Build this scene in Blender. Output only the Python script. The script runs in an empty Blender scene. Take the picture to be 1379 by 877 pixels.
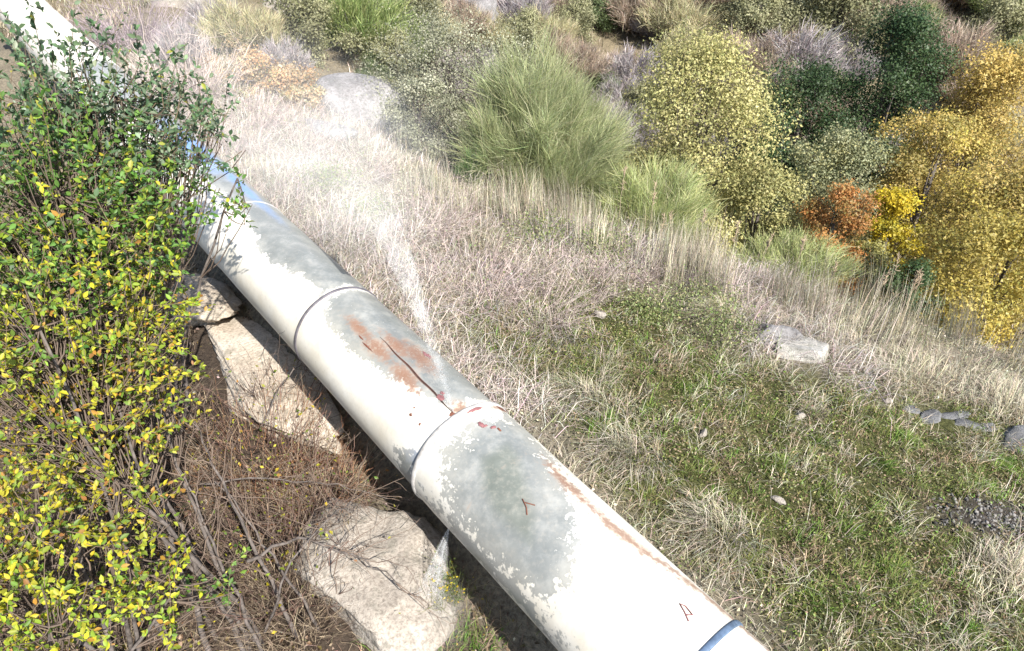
import bpy, math, random
import numpy as np

sc = bpy.context.scene
COL = sc.collection
R_ = math.radians

# ---------------------------------------------------------------- camera, sky, sun, exposure
cam_d = bpy.data.cameras.new('camera'); cam = bpy.data.objects.new('camera', cam_d); COL.objects.link(cam)
cam.location = (0, 0, 4.5); cam.rotation_euler = (R_(90 - 35), 0, 0)
cam_d.sensor_fit = 'HORIZONTAL'; cam_d.sensor_width = 36; cam_d.lens = 36 * 920 / 1379
cam_d.clip_start = .05; cam_d.clip_end = 1000
sc.camera = cam

SUN_AZ, SUN_EL = R_(146), R_(44)          # where the sun stands: behind the camera, to its right
world = bpy.data.worlds.new('World'); sc.world = world; world.use_nodes = True
wn = world.node_tree.nodes; wl = world.node_tree.links
sky = wn.new('ShaderNodeTexSky'); sky.sky_type = 'NISHITA'; sky.sun_disc = False
sky.sun_elevation = SUN_EL; sky.sun_rotation = SUN_AZ
wl.new(sky.outputs[0], wn['Background'].inputs[0]); wn['Background'].inputs[1].default_value = .10
sun_d = bpy.data.lights.new('sun', 'SUN'); sun = bpy.data.objects.new('sun', sun_d); COL.objects.link(sun)
sun_d.energy = 4.9; sun_d.angle = R_(.53); sun_d.color = (1, .955, .88)
sun.location = (10, -12, 20); sun.rotation_euler = (R_(90) - SUN_EL, 0, math.pi - SUN_AZ)
vs = sc.view_settings; vs.view_transform = 'Standard'; vs.look = 'None'; vs.gamma = 1; vs.exposure = 1.07
sc.cycles.use_denoising = True; sc.cycles.denoiser = 'OPENIMAGEDENOISE'; sc.cycles.denoising_input_passes = 'RGB_ALBEDO_NORMAL'; sc.cycles.denoising_prefilter = 'ACCURATE'
sc.cycles.max_bounces = 6; sc.cycles.diffuse_bounces = 3; sc.cycles.transmission_bounces = 3; sc.cycles.transparent_max_bounces = 4
sc.cycles.use_adaptive_sampling = True; sc.cycles.adaptive_threshold = .01
sc.cycles.sample_clamp_indirect = 6; sc.cycles.volume_bounces = 2; sc.cycles.volume_max_steps = 256

rng = np.random.default_rng(11)

# ---------------------------------------------------------------- terrain
PO = np.array([-0.58127, 4.0]); PD = np.array([-0.6483, 0.7614]); PN = np.array([0.7614, 0.6483])
def hashn(ix, iy, seed):
    n = (ix.astype(np.int64) * 374761393 + iy.astype(np.int64) * 668265263 + seed * 1442695041) & 0x7fffffff
    n = ((n ^ (n >> 13)) * 1274126177) & 0x7fffffff
    n = ((n ^ (n >> 16)) * 1103515245) & 0x7fffffff
    return (n ^ (n >> 15)) / float(0x7fffffff)
def vnoise(x, y, seed=0):
    x = np.asarray(x, float); y = np.asarray(y, float)
    ix = np.floor(x); iy = np.floor(y); fx = x - ix; fy = y - iy
    fx = fx * fx * (3 - 2 * fx); fy = fy * fy * (3 - 2 * fy)
    a = hashn(ix, iy, seed); b = hashn(ix + 1, iy, seed); c = hashn(ix, iy + 1, seed); d = hashn(ix + 1, iy + 1, seed)
    return (a * (1 - fx) + b * fx) * (1 - fy) + (c * (1 - fx) + d * fx) * fy
def fbm(x, y, seed=0, octaves=4):
    s = 0; a = .5; t = 0
    for o in range(octaves):
        s = s + a * vnoise(np.asarray(x) * 2 ** o + 17.3 * o, np.asarray(y) * 2 ** o - 9.1 * o, seed + o); t += a; a *= .5
    return s / t
def sstep(a, b, x):
    t = np.clip((np.asarray(x, float) - a) / (b - a), 0, 1); return t * t * (3 - 2 * t)
def to_uv(x, y):
    dx = np.asarray(x, float) - PO[0]; dy = np.asarray(y, float) - PO[1]
    return dx * PD[0] + dy * PD[1], dx * PN[0] + dy * PN[1]
def ridge(x):
    return np.interp(x, [-14, -6, -3, -1, .5, 1.6, 2.5, 4.2, 5.4, 6.4, 9, 15, 30], [17, 14, 11.5, 9.3, 9.1, 8.4, 7.7, 7.25, 6.7, 6.05, 5.3, 5, 5])
def bench(x, y):
    u, v = to_uv(x, y)
    g = np.interp(v, [-12, -6, -3, -1.2, -.5, -.2, .1, .25, .5, 1, 3, 6, 12], [-1.5, -1.0, -.62, -.42, -.36, -.28, .02, .29, .33, .27, 0, -.36, -1.1])
    return g + .08 * np.clip(u, -6, 14)
def H(x, y):
    x = np.asarray(x, float); y = np.asarray(y, float)
    r = ridge(x); w = np.maximum(y - r, 0)
    b = bench(x, np.minimum(y, r))
    right = np.interp(w, [0, 1, 3, 6, 9, 12, 20, 30, 60, 150], [0, -.25, -1.5, -3.3, -4.0, -3.7, -1.9, 1.0, 11, 40])
    left = np.interp(w, [0, 4, 10, 15, 25, 45, 80, 150], [0, -.4, -.7, -.5, 1.4, 8, 20, 42])
    f = sstep(-7, 3, x - .12 * (y - 10))
    z = b + right * f + left * (1 - f)
    z = z + (fbm(x * .9, y * .9, 3) - .5) * .16 + (fbm(x * .22, y * .22, 8) - .5) * (.12 + np.clip(w, 0, 12) * .11)
    z = z + (fbm(x * 3.1, y * 3.1, 5, 2) - .5) * .05
    u, v = to_uv(x, y); cush = sstep(1.0, 1.6, v) * sstep(.2, -1, y - r)
    z = z + cush * (np.abs(fbm(x * 4.3, y * 4.3, 15, 2) - .5) * -.14 + .02)
    return z

# ---------------------------------------------------------------- mesh helpers
class MB:
    """collects vertices, triangles and colours of ONE mesh"""
    def __init__(self): self.V = []; self.F = []; self.C = []; self.n = 0
    def add(self, V, F, C=None):
        V = np.asarray(V, float).reshape(-1, 3); F = np.asarray(F, int).reshape(-1, 3)
        if C is None: C = (.5, .5, .5)
        C = np.asarray(C, float)
        if C.ndim == 1: C = np.broadcast_to(C[:3], (len(V), 3))
        self.V.append(V); self.F.append(F + self.n); self.C.append(C); self.n += len(V)
        return self
    def mesh(self, name, smooth=False):
        V = np.concatenate(self.V); F = np.concatenate(self.F); C = np.concatenate(self.C)
        return raw_mesh(name, V, F, C, smooth)
    def build(self, name, mat, parent=None, smooth=False):
        return link(name, self.mesh(name, smooth), mat, parent)
def raw_mesh(name, V, F, C=None, smooth=False):
    me = bpy.data.meshes.new(name)
    k = F.shape[1]
    me.vertices.add(len(V)); me.vertices.foreach_set('co', np.ascontiguousarray(V, np.float32).ravel())
    me.loops.add(F.size); me.loops.foreach_set('vertex_index', np.ascontiguousarray(F, np.int32).ravel())
    me.polygons.add(len(F)); me.polygons.foreach_set('loop_start', np.arange(0, F.size, k, dtype=np.int32))
    if smooth: me.polygons.foreach_set('use_smooth', np.ones(len(F), bool))
    if C is not None:
        a = me.color_attributes.new('Col', 'FLOAT_COLOR', 'POINT')
        a.data.foreach_set('color', np.ascontiguousarray(np.concatenate([C, np.ones((len(C), 1))], 1), np.float32).ravel())
    me.update(calc_edges=True)
    return me
def link(name, me, mat, parent=None):
    o = bpy.data.objects.new(name, me); COL.objects.link(o)
    if mat is not None and not me.materials: me.materials.append(mat)
    if parent is not None: o.parent = parent
    return o
def tag(o, label=None, cat=None, group=None, kind=None):
    for k, val in (('label', label), ('category', cat), ('group', group), ('kind', kind)):
        if val: o[k] = val
    return o
def thing(name, label, cat, loc=(0, 0, 0), rz=0, group=None):
    o = bpy.data.objects.new(name, None); COL.objects.link(o); o.empty_display_size = .2
    o.location = loc; o.rotation_euler = (0, 0, rz)
    return tag(o, label, cat, group)
def copy_thing(root, loc, rz=0, scale=1, label=None, group=None):
    r = root.copy(); COL.objects.link(r); r.location = loc; r.rotation_euler = (0, 0, rz)
    r.scale = (scale,) * 3 if np.isscalar(scale) else scale
    tag(r, label, None, group)
    for ch in root.children:
        c = ch.copy(); COL.objects.link(c); c.parent = r
    return r
def unit(a):
    a = np.asarray(a, float); return a / np.maximum(np.linalg.norm(a, axis=-1, keepdims=True), 1e-9)
def tube(pts, rad, n=5):
    """tapered tube along a polyline, closed to a point at the tip"""
    P = np.asarray(pts, float); k = len(P); rad = np.broadcast_to(np.asarray(rad, float), (k,))
    T = unit(np.gradient(P, axis=0)); ref = np.array([.31, .17, .93]) if abs(T[0][2]) < .8 else np.array([.95, .2, .1])
    A = unit(np.cross(T, ref)); B = np.cross(T, A)
    th = np.arange(n) * 2 * math.pi / n
    V = P[:, None] + rad[:, None, None] * (np.cos(th)[None, :, None] * A[:, None] + np.sin(th)[None, :, None] * B[:, None])
    i = np.arange(k - 1)[:, None] * n; j = np.arange(n)[None]; j2 = (j + 1) % n
    q = np.stack([i + j, i + j2, i + n + j2, i + n + j], -1).reshape(-1, 4)
    F = np.concatenate([q[:, [0, 1, 2]], q[:, [0, 2, 3]]])
    V = np.concatenate([V.reshape(-1, 3), P[-1:] + T[-1:] * rad[-1]])
    tip = k * n; last = (k - 1) * n + np.arange(n)
    F = np.concatenate([F, np.stack([last, (k - 1) * n + (np.arange(n) + 1) % n, np.full(n, tip)], 1)])
    return V, F
def bend(p0, p1, k=6, wob=.06, sag=0, r=None):
    """wobbly polyline from p0 to p1"""
    r = r or rng; p0 = np.asarray(p0, float); p1 = np.asarray(p1, float); t = np.linspace(0, 1, k)[:, None]
    L = np.linalg.norm(p1 - p0); P = p0 + (p1 - p0) * t
    w = np.cumsum(r.normal(0, wob * L / k ** .5, (k, 3)), 0); w -= w[0]; w *= (1 - t * .6)
    P = P + w; P[:, 2] += sag * np.sin(math.pi * t[:, 0]); return P
LEAF2 = (np.array([[0, 0, 0], [.5, .5, .16], [0, 1, 0], [-.5, .5, .16]]), np.array([[0, 1, 2], [0, 2, 3]]))
LEAF1 = (np.array([[-.5, .1, 0], [.5, .1, 0], [0, 1, 0]]), np.array([[0, 1, 2]]))
LEAF6 = (np.array([[0, 0, 0], [0, .5, -.02], [0, 1, -.1], [.36, .28, .10], [.42, .6, .10], [-.36, .28, .10], [-.42, .6, .10]]),
         np.array([[0, 3, 1], [3, 4, 1], [4, 2, 1], [0, 1, 5], [5, 1, 6], [6, 1, 2]]))
def scatter(tmpl, pos, axis, size, width=.55, r=None, nrm=None):
    """copies of a leaf template: axis = leaf direction"""
    r = r or rng; T, F = tmpl; N = len(pos); a = unit(axis)
    ref = unit(r.normal(size=(N, 3))) if nrm is None else unit(nrm)
    b = unit(np.cross(a, ref)); c = np.cross(b, a)
    s = np.broadcast_to(np.asarray(size, float), (N,))[:, None, None]
    V = pos[:, None] + s * (T[None, :, :1] * width * b[:, None] + T[None, :, 1:2] * a[:, None] + T[None, :, 2:] * c[:, None])
    FF = (F[None] + (np.arange(N) * len(T))[:, None, None]).reshape(-1, 3)
    return V.reshape(-1, 3), FF
def rep(C, k): return np.repeat(np.asarray(C, float), k, axis=0)
def pick(pal, N, r=None, jit=.18):
    """N colours out of a palette [(weight, rgb)...] with a little variation"""
    r = r or rng; w = np.array([p[0] for p in pal], float); c = np.array([p[1] for p in pal], float)
    i = r.choice(len(pal), N, p=w / w.sum())
    return np.clip(c[i] * (1 + r.normal(0, jit, (N, 1))) * (1 + r.normal(0, jit * .3, (N, 3))), .004, .95)
def blades(x, y, h, wid, az, lean, col, z=None, droop=.3):
    """grass blades rooted at (x, y): three triangles each"""
    N = len(x); z = H(x, y) if z is None else z
    L = np.stack([np.cos(az), np.sin(az), 0 * az], 1)
    S = np.stack([-np.sin(az + .6), np.cos(az + .6), 0 * az], 1)
    h = np.asarray(h)[:, None]; wd = np.asarray(wid)[:, None]; ln = np.asarray(lean)[:, None]
    p0 = np.stack([x, y, z - .02], 1); up = np.array([[0, 0, 1.]])
    p1 = p0 + h * (.55 * up * np.sqrt(np.clip(1 - ln ** 2 * .5, .05, 1)) + .5 * ln * L)
    p2 = p1 + h * (.45 * up * np.clip(1 - ln * 1.1 - droop * .5, -.4, 1) + (.45 * ln + droop * .3) * L)
    V = np.stack([p0 - S * wd, p0 + S * wd, p1 - S * wd * .75, p1 + S * wd * .75, p2], 1).reshape(-1, 3)
    F = (np.array([[0, 1, 3], [0, 3, 2], [2, 3, 4]])[None] + (np.arange(N) * 5)[:, None, None]).reshape(-1, 3)
    return V, F, rep(col, 5)

def in_view(x, y, m=.35):
    """keep what lies in or near the photographed strip of ground"""
    z = H(x, y) - 4.5; dep = y * math.cos(R_(35)) - z * math.sin(R_(35)); upc = y * math.sin(R_(35)) + z * math.cos(R_(35))
    return (dep > .5) & (np.abs(x / dep) < .75 + m) & (np.abs(upc / dep) < .477 + m)
# ---------------------------------------------------------------- materials
def new_mat(name):
    m = bpy.data.materials.new(name); m.use_nodes = True
    return m, m.node_tree.nodes, m.node_tree.links, m.node_tree.nodes['Principled BSDF']
def foliage_mat(name, trans=.3, rough=.55, spec=.3):
    m, N, L, P = new_mat(name)
    a = N.new('ShaderNodeAttribute'); a.attribute_name = 'Col'
    P.inputs['Roughness'].default_value = rough; P.inputs['Specular IOR Level'].default_value = spec
    L.new(a.outputs['Color'], P.inputs['Base Color'])
    if trans:
        t = N.new('ShaderNodeBsdfTranslucent'); L.new(a.outputs['Color'], t.inputs['Color'])
        mx = N.new('ShaderNodeMixShader'); mx.inputs[0].default_value = trans
        L.new(P.outputs[0], mx.inputs[1]); L.new(t.outputs[0], mx.inputs[2]); L.new(mx.outputs[0], N['Material Output'].inputs[0])
    return m
def ramp(N, L, src, stops):
    r = N.new('ShaderNodeValToRGB'); e = r.color_ramp.elements
    for i, (p, c) in enumerate(stops):
        el = e[i] if i < 2 else e.new(p)
        el.position = p; el.color = (*c, 1)
    L.new(src, r.inputs[0]); return r
def noise(N, L, scale, detail=6, vec=None, rough=.6):
    n = N.new('ShaderNodeTexNoise'); n.inputs['Scale'].default_value = scale; n.inputs['Detail'].default_value = detail
    n.inputs['Roughness'].default_value = rough
    if vec is not None: L.new(vec, n.inputs['Vector'])
    return n
def rock_mat(name, dark, mid, light, scale=3):
    m, N, L, P = new_mat(name)
    tc = N.new('ShaderNodeTexCoord')
    n1 = noise(N, L, scale, 8, tc.outputs['Object'], .65); n2 = noise(N, L, scale * 14, 4, tc.outputs['Object'], .7)
    r1 = ramp(N, L, n1.outputs['Fac'], [(.28, dark), (.5, mid), (.68, light)])
    r2 = ramp(N, L, n2.outputs['Fac'], [(.34, (.45, .42, .4)), (.54, (1, 1, 1))])
    mx = N.new('ShaderNodeMix'); mx.data_type = 'RGBA'; mx.blend_type = 'MULTIPLY'; mx.inputs[0].default_value = .8
    L.new(r1.outputs[0], mx.inputs[6]); L.new(r2.outputs[0], mx.inputs[7])
    n3_ = noise(N, L, scale * 2.6, 9, tc.outputs['Object'], .75); lc = ramp(N, L, n3_.outputs['Fac'], [(.5, (0, 0, 0)), (.62, (.75, .75, .75))])   # lichen
    lm = N.new('ShaderNodeMix'); lm.data_type = 'RGBA'; lm.inputs[7].default_value = (mid[0] * .5, mid[1] * .52, mid[2] * .5, 1)
    L.new(lc.outputs[0], lm.inputs[0]); L.new(mx.outputs[2], lm.inputs[6]); L.new(lm.outputs[2], P.inputs['Base Color'])
    P.inputs['Roughness'].default_value = .9
    b = N.new('ShaderNodeBump'); b.inputs['Strength'].default_value = .8; b.inputs['Distance'].default_value = .025
    ad = N.new('ShaderNodeMath'); ad.operation = 'ADD'; L.new(n1.outputs['Fac'], ad.inputs[0]); L.new(n2.outputs['Fac'], ad.inputs[1])
    L.new(ad.outputs[0], b.inputs['Height']); L.new(b.outputs[0], P.inputs['Normal'])
    return m
def bark_mat(name, dark, light):
    m, N, L, P = new_mat(name)
    tc = N.new('ShaderNodeTexCoord'); n = noise(N, L, 14, 6, tc.outputs['Object'], .7)
    r = ramp(N, L, n.outputs['Fac'], [(.35, dark), (.65, light)]); L.new(r.outputs[0], P.inputs['Base Color'])
    P.inputs['Roughness'].default_value = .9
    b = N.new('ShaderNodeBump'); b.inputs['Strength'].default_value = .5; b.inputs['Distance'].default_value = .01
    L.new(n.outputs['Fac'], b.inputs['Height']); L.new(b.outputs[0], P.inputs['Normal'])
    return m
M = {}
M['leaf'] = foliage_mat('leaf', .34, .5, .35)
M['grass'] = foliage_mat('grass', .25, .7, .15)
M['twig'] = foliage_mat('twig', 0, .85, .1)
M['bark'] = bark_mat('bark', (.04, .033, .03), (.165, .14, .125))
M['bleached'] = bark_mat('bleached_wood', (.22, .2, .18), (.55, .51, .47))
M['granite'] = rock_mat('granite', (.2, .175, .15), (.36, .32, .275), (.5, .455, .4), 2.5)
M['pale_rock'] = rock_mat('pale_rock', (.34, .28, .22), (.52, .445, .36), (.64, .57, .48), 2.2)
M['white_rock'] = rock_mat('white_rock', (.25, .235, .21), (.48, .46, .42), (.64, .62, .58), 6)
M['dark_rock'] = rock_mat('dark_rock', (.05, .05, .05), (.15, .15, .155), (.3, .3, .3), 5)
M['grey_rock'] = rock_mat('grey_rock', (.12, .115, .115), (.24, .23, .23), (.34, .33, .33), 1.6)

# ---------------------------------------------------------------- ground
def moss_field(x, y):
    """1 on the short green-brown turf low on the right, 0 where long straw grass grows"""
    u, v = to_uv(x, y); w = y - ridge(x)
    n = fbm(np.asarray(x) * .8, np.asarray(y) * .8, 21) - .5
    f = sstep(.9, 1.6, v + n * 1.4) * sstep(-.9, -1.9, w + n * 1.6) * sstep(2.4, .6, u + n * 2.6)
    g = .75 * sstep(1.6, 2.2, v + n) * sstep(-1.0, -1.8, w + n) * sstep(.55, .62, fbm(np.asarray(x) * .55, np.asarray(y) * .55, 31))
    return np.maximum(f, g)
def make_ground():
    def axis(lo, hi, a, b, fine, coarse):
        mid = np.arange(a, b, fine)
        k = np.geomspace(1, 1 + (hi - b), 60) - 1; l = np.geomspace(1, 1 + (a - lo), 60) - 1
        return np.concatenate([(a - l)[::-1][:-1], mid, b + k])
    xs = axis(-160, 160, -9, 10, .13, 3); ys = axis(-60, 190, .5, 14, .13, 3)
    X, Y = np.meshgrid(xs, ys); Z = H(X, Y)
    V = np.stack([X, Y, Z], -1).reshape(-1, 3); nx, ny = len(xs), len(ys)
    i = (np.arange(ny - 1)[:, None] * nx + np.arange(nx - 1)[None]).ravel()
    F = np.stack([i, i + 1, i + nx + 1, i + nx], 1)
    x, y = V[:, 0], V[:, 1]; mo = moss_field(x, y)[:, None]; u, v = to_uv(x, y)
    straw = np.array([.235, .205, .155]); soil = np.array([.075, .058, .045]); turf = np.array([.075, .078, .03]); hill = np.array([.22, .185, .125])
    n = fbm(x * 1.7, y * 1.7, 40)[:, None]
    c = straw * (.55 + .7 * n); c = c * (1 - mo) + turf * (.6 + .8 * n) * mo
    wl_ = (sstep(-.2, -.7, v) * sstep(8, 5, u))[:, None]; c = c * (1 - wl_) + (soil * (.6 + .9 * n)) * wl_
    far = sstep(1, 4, y - ridge(x))[:, None]; c = c * (1 - far) + hill * (.5 + .9 * n) * far
    patch = np.exp(-(((x - 4.3) / .75) ** 2 + ((y - 3.95) / .3) ** 2) ** 2)[:, None]; c = c * (1 - patch) + np.array([.07, .06, .052]) * patch
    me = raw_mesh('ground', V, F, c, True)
    m, N, L, P = new_mat('soil_and_litter')
    a = N.new('ShaderNodeAttribute'); a.attribute_name = 'Col'; tc = N.new('ShaderNodeTexCoord')
    n1 = noise(N, L, 22, 8, tc.outputs['Object'], .75)
    r = ramp(N, L, n1.outputs['Fac'], [(.3, (.3, .27, .24)), (.52, (.95, .95, .95)), (.72, (1.7, 1.6, 1.45))])
    mx = N.new('ShaderNodeMix'); mx.data_type = 'RGBA'; mx.blend_type = 'MULTIPLY'; mx.inputs[0].default_value = 1
    L.new(a.outputs['Color'], mx.inputs[6]); L.new(r.outputs[0], mx.inputs[7]); L.new(mx.outputs[2], P.inputs['Base Color'])
    P.inputs['Roughness'].default_value = .95; P.inputs['Specular IOR Level'].default_value = .1
    b = N.new('ShaderNodeBump'); b.inputs['Strength'].default_value = .9; b.inputs['Distance'].default_value = .04
    L.new(n1.outputs['Fac'], b.inputs['Height']); L.new(b.outputs[0], P.inputs['Normal'])
    tag(link('ground', me, m), kind='structure')
make_ground()

# ---------------------------------------------------------------- pipe
AX0 = np.array([-0.58127, 4.0, .68124]); AXD = np.array([-0.64621, 0.75895, 0.07997]); AXD /= np.linalg.norm(AXD)
AXN = unit(np.array([AXD[1], -AXD[0], 0])); AXU = np.cross(AXN, AXD)
def on_pipe(s, deg, R=.45):
    """point on the pipe: s metres along it, deg round from the crown towards the valley side"""
    s = np.asarray(s, float); a = np.radians(np.asarray(deg, float))
    return AX0 + s[..., None] * AXD + R * (np.sin(a)[..., None] * AXN + np.cos(a)[..., None] * AXU)
def pipe_radius(s):
    return np.where(s < -.3, .458 - .01 * sstep(-.5, -1.2, s), .445)
def lump(s, d, cs, cd, rs, rd):
    return 1 - np.sqrt(((s - cs) / rs) ** 2 + ((d - cd) / rd) ** 2)
def poly_field(s, d, pts, soft):
    """signed distance like field of a polygon drawn on the unrolled pipe (degrees scaled to metres)"""
    q = np.array(pts, float) * [1, .45 * math.pi / 180]; p = np.stack([s, d * .45 * math.pi / 180], -1)
    ins = np.zeros(len(p), bool); dist = np.full(len(p), 1e9)
    for k in range(len(q)):
        a, b = q[k], q[(k + 1) % len(q)]
        t = np.clip(((p - a) @ (b - a)) / ((b - a) @ (b - a)), 0, 1); dist = np.minimum(dist, np.linalg.norm(p - a - t[:, None] * (b - a), axis=1))
        c = (a[1] > p[:, 1]) != (b[1] > p[:, 1]); xx = (b[0] - a[0]) * (p[:, 1] - a[1]) / (b[1] - a[1] + 1e-12) + a[0]
        ins ^= c & (p[:, 0] < xx)
    return np.clip(np.where(ins, dist, -dist) / soft, -1, 1)
def pipe_fields(s, d):
    """grime (dull grey film), rust and a blue tint painted in for sky reflection, as -1..1 fields that the material breaks up"""
    g = np.full(len(s), -1.)
    polys = [[(-.40, -30), (-.46, -5), (-.48, 45), (-.95, 42), (-1.2, 24), (-1.48, 4), (-1.66, -25), (-1.74, -60), (-1.45, -76), (-1.02, -80), (-.72, -66)],
             [(1.52, -14), (1.33, -30), (.9, -36), (.6, -31), (.3, -24), (-.1, -10), (-.24, 20), (-.2, 100), (1.56, 110)],
             [(4.6, -22), (3.9, -8), (3.3, -10), (2.9, -22), (2.48, -31), (2.04, -19), (1.62, -12), (1.62, 110), (4.6, 120)],
             [(9, -40), (7, -20), (5.8, -18), (4.7, -15), (4.6, 120), (9, 120)],
             [(-.12, -100), (-.05, -75), (-.28, -60), (-.29, -120)]]
    for i, p in enumerate(polys): g = np.maximum(g, np.minimum(poly_field(s, d, p, .34 if i == 0 else .16), 1 if i == 0 else .66))
    g = np.maximum(g, .55 * lump(s, d, -1.05, -92, .5, 14)); g = np.maximum(g, .4 * lump(s, d, -1.5, -88, .3, 12))
    r = np.full(len(s), -1.)
    for q in ((.30, -15, .24, 13), (.42, 14, .34, 16), (.70, -14, .3, 12), (.16, -17, .14, 8), (.62, 4, .3, 13), (1.0, -12, .3, 9), (-.25, 2, .10, 10), (-.36, 42, .05, 26), (-.26, -4, .05, 8)):
        r = np.maximum(r, lump(s, d, *q))
    st = np.interp(s, [-4.5, -2.51, -2.26, -2.06, -1.87, -1.51, -1.22, -.9], [55, 47, 40, 33, 24, 20, 22, 30])
    k = (1 - np.abs(d - st) / 10) * sstep(-.85, -1.15, s); r = np.maximum(r, np.where(s < -.85, k * .8, -1))
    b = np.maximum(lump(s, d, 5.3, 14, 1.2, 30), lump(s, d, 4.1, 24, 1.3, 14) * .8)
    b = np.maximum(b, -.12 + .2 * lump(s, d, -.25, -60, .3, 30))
    return np.clip(np.stack([g, r, b], 1) * .5 + .5, 0, 1)
def pipe_material():
    m, N, L, P = new_mat('pipe_paint')
    at = N.new('ShaderNodeAttribute'); at.attribute_name = 'Col'; sp = N.new('ShaderNodeSeparateColor'); L.new(at.outputs['Color'], sp.inputs[0])
    tc = N.new('ShaderNodeTexCoord'); vec = tc.outputs['Object']
    nb = noise(N, L, 6, 9, vec, .68); nf = noise(N, L, 28, 6, vec, .65); nn = noise(N, L, 2.2, 5, vec)
    def mth(op, a, b):
        k = N.new('ShaderNodeMath'); k.operation = op
        for i, q in enumerate((a, b)):
            if isinstance(q, (int, float)): k.inputs[i].default_value = q
            else: L.new(q, k.inputs[i])
        return k.outputs[0]
    def mask(field, amp, lo, hi, nz=nb):
        s_ = mth('ADD', field, mth('MULTIPLY', mth('SUBTRACT', nz.outputs['Fac'], .5), amp))
        r = N.new('ShaderNodeMapRange'); r.interpolation_type = 'SMOOTHSTEP'; r.inputs[1].default_value = lo; r.inputs[2].default_value = hi
        L.new(s_, r.inputs[0]); return r.outputs[0]
    def mix(f, a, b):
        k = N.new('ShaderNodeMix'); k.data_type = 'RGBA'
        if isinstance(f, float): k.inputs[0].default_value = f
        else: L.new(f, k.inputs[0])
        for i, q in ((6, a), (7, b)):
            if isinstance(q, tuple): k.inputs[i].default_value = (*q, 1)
            else: L.new(q, k.inputs[i])
        return k.outputs[2]
    paint = ramp(N, L, nn.outputs['Fac'], [(.3, (.62, .57, .47)), (.5, (.69, .655, .58)), (.7, (.74, .72, .67))]).outputs[0]
    grime = ramp(N, L, nb.outputs['Fac'], [(.25, (.15, .162, .158)), (.5, (.20, .212, .207)), (.76, (.36, .36, .34))]).outputs[0]
    deep = N.new('ShaderNodeMapRange'); deep.inputs[1].default_value = .85; deep.inputs[2].default_value = .97; L.new(sp.outputs[0], deep.inputs[0])
    grime = mix(deep.outputs[0], grime, ramp(N, L, nb.outputs['Fac'], [(.25, (.115, .128, .113)), (.52, (.158, .172, .153)), (.77, (.27, .275, .245))]).outputs[0])
    mg = mth('MULTIPLY', mask(mth('ADD', sp.outputs[0], mth('MULTIPLY', mth('SUBTRACT', nf.outputs['Fac'], .5), .75)), 1.25, .455, .54), mth('ADD', .8, mth('MULTIPLY', mask(sp.outputs[0], 1.4, .35, .95, nn), .2)))
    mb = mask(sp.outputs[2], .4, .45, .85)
    mr = mask(sp.outputs[1], 1.5, .56, .95, nf)
    mr2 = mask(sp.outputs[1], 1.3, .46, .95)
    c = mix(mg, paint, grime)
    c = mix(mth('MULTIPLY', mb, .85), c, (.12, .27, .58))  # blue sky reflection mixed into the paint colour
    c = mix(mth('MULTIPLY', mr2, .62), c, (.33, .22, .15))
    c = mix(mth('MULTIPLY', mr, .75), c, (.21, .10, .058))
    # small chips and drips of dirt
    sk = noise(N, L, 55, 2, vec); chip = N.new('ShaderNodeMapRange'); chip.inputs[1].default_value = .74; chip.inputs[2].default_value = .78; L.new(sk.outputs['Fac'], chip.inputs[0])
    c = mix(mth('MULTIPLY', chip.outputs[0], .6), c, (.2, .17, .14))
    dirt = N.new('ShaderNodeMapRange'); dirt.inputs[1].default_value = .5; dirt.inputs[2].default_value = .8; L.new(nf.outputs['Fac'], dirt.inputs[0])
    c = mix(mth('MULTIPLY', dirt.outputs[0], .4), c, (.42, .385, .33))
    L.new(c, P.inputs['Base Color'])
    rg = N.new('ShaderNodeMapRange'); rg.inputs[3].default_value = .5; rg.inputs[4].default_value = .34; L.new(mg, rg.inputs[0]); L.new(rg.outputs[0], P.inputs['Roughness'])
    P.inputs['Specular IOR Level'].default_value = .4
    b = N.new('ShaderNodeBump'); b.inputs['Strength'].default_value = .25; b.inputs['Distance'].default_value = .006
    L.new(nb.outputs['Fac'], b.inputs['Height']); L.new(b.outputs[0], P.inputs['Normal'])
    return m
def lathe_mesh(name, s, R, col=True, n=120, C=None):
    """surface of revolution round the pipe axis: s along, R radius per s"""
    s = np.asarray(s, float); R = np.broadcast_to(np.asarray(R, float), s.shape); deg = np.linspace(-180, 180, n, endpoint=False)
    S, D = np.meshgrid(s, deg, indexing='ij'); RR = np.repeat(R[:, None], n, 1)
    dent = (fbm(S.ravel() * 1.3, D.ravel() / 40, 77, 2) - .5).reshape(S.shape) * .013
    V = on_pipe(S.ravel(), D.ravel(), (RR + dent).ravel()[:, None])
    k = len(s); i = (np.arange(k - 1)[:, None] * n); j = np.arange(n)[None]
    F = np.stack([i + j, i + (j + 1) % n, i + n + (j + 1) % n, i + n + j], -1).reshape(-1, 4)
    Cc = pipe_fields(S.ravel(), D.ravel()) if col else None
    return raw_mesh(name, V, F, Cc, True)
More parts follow.
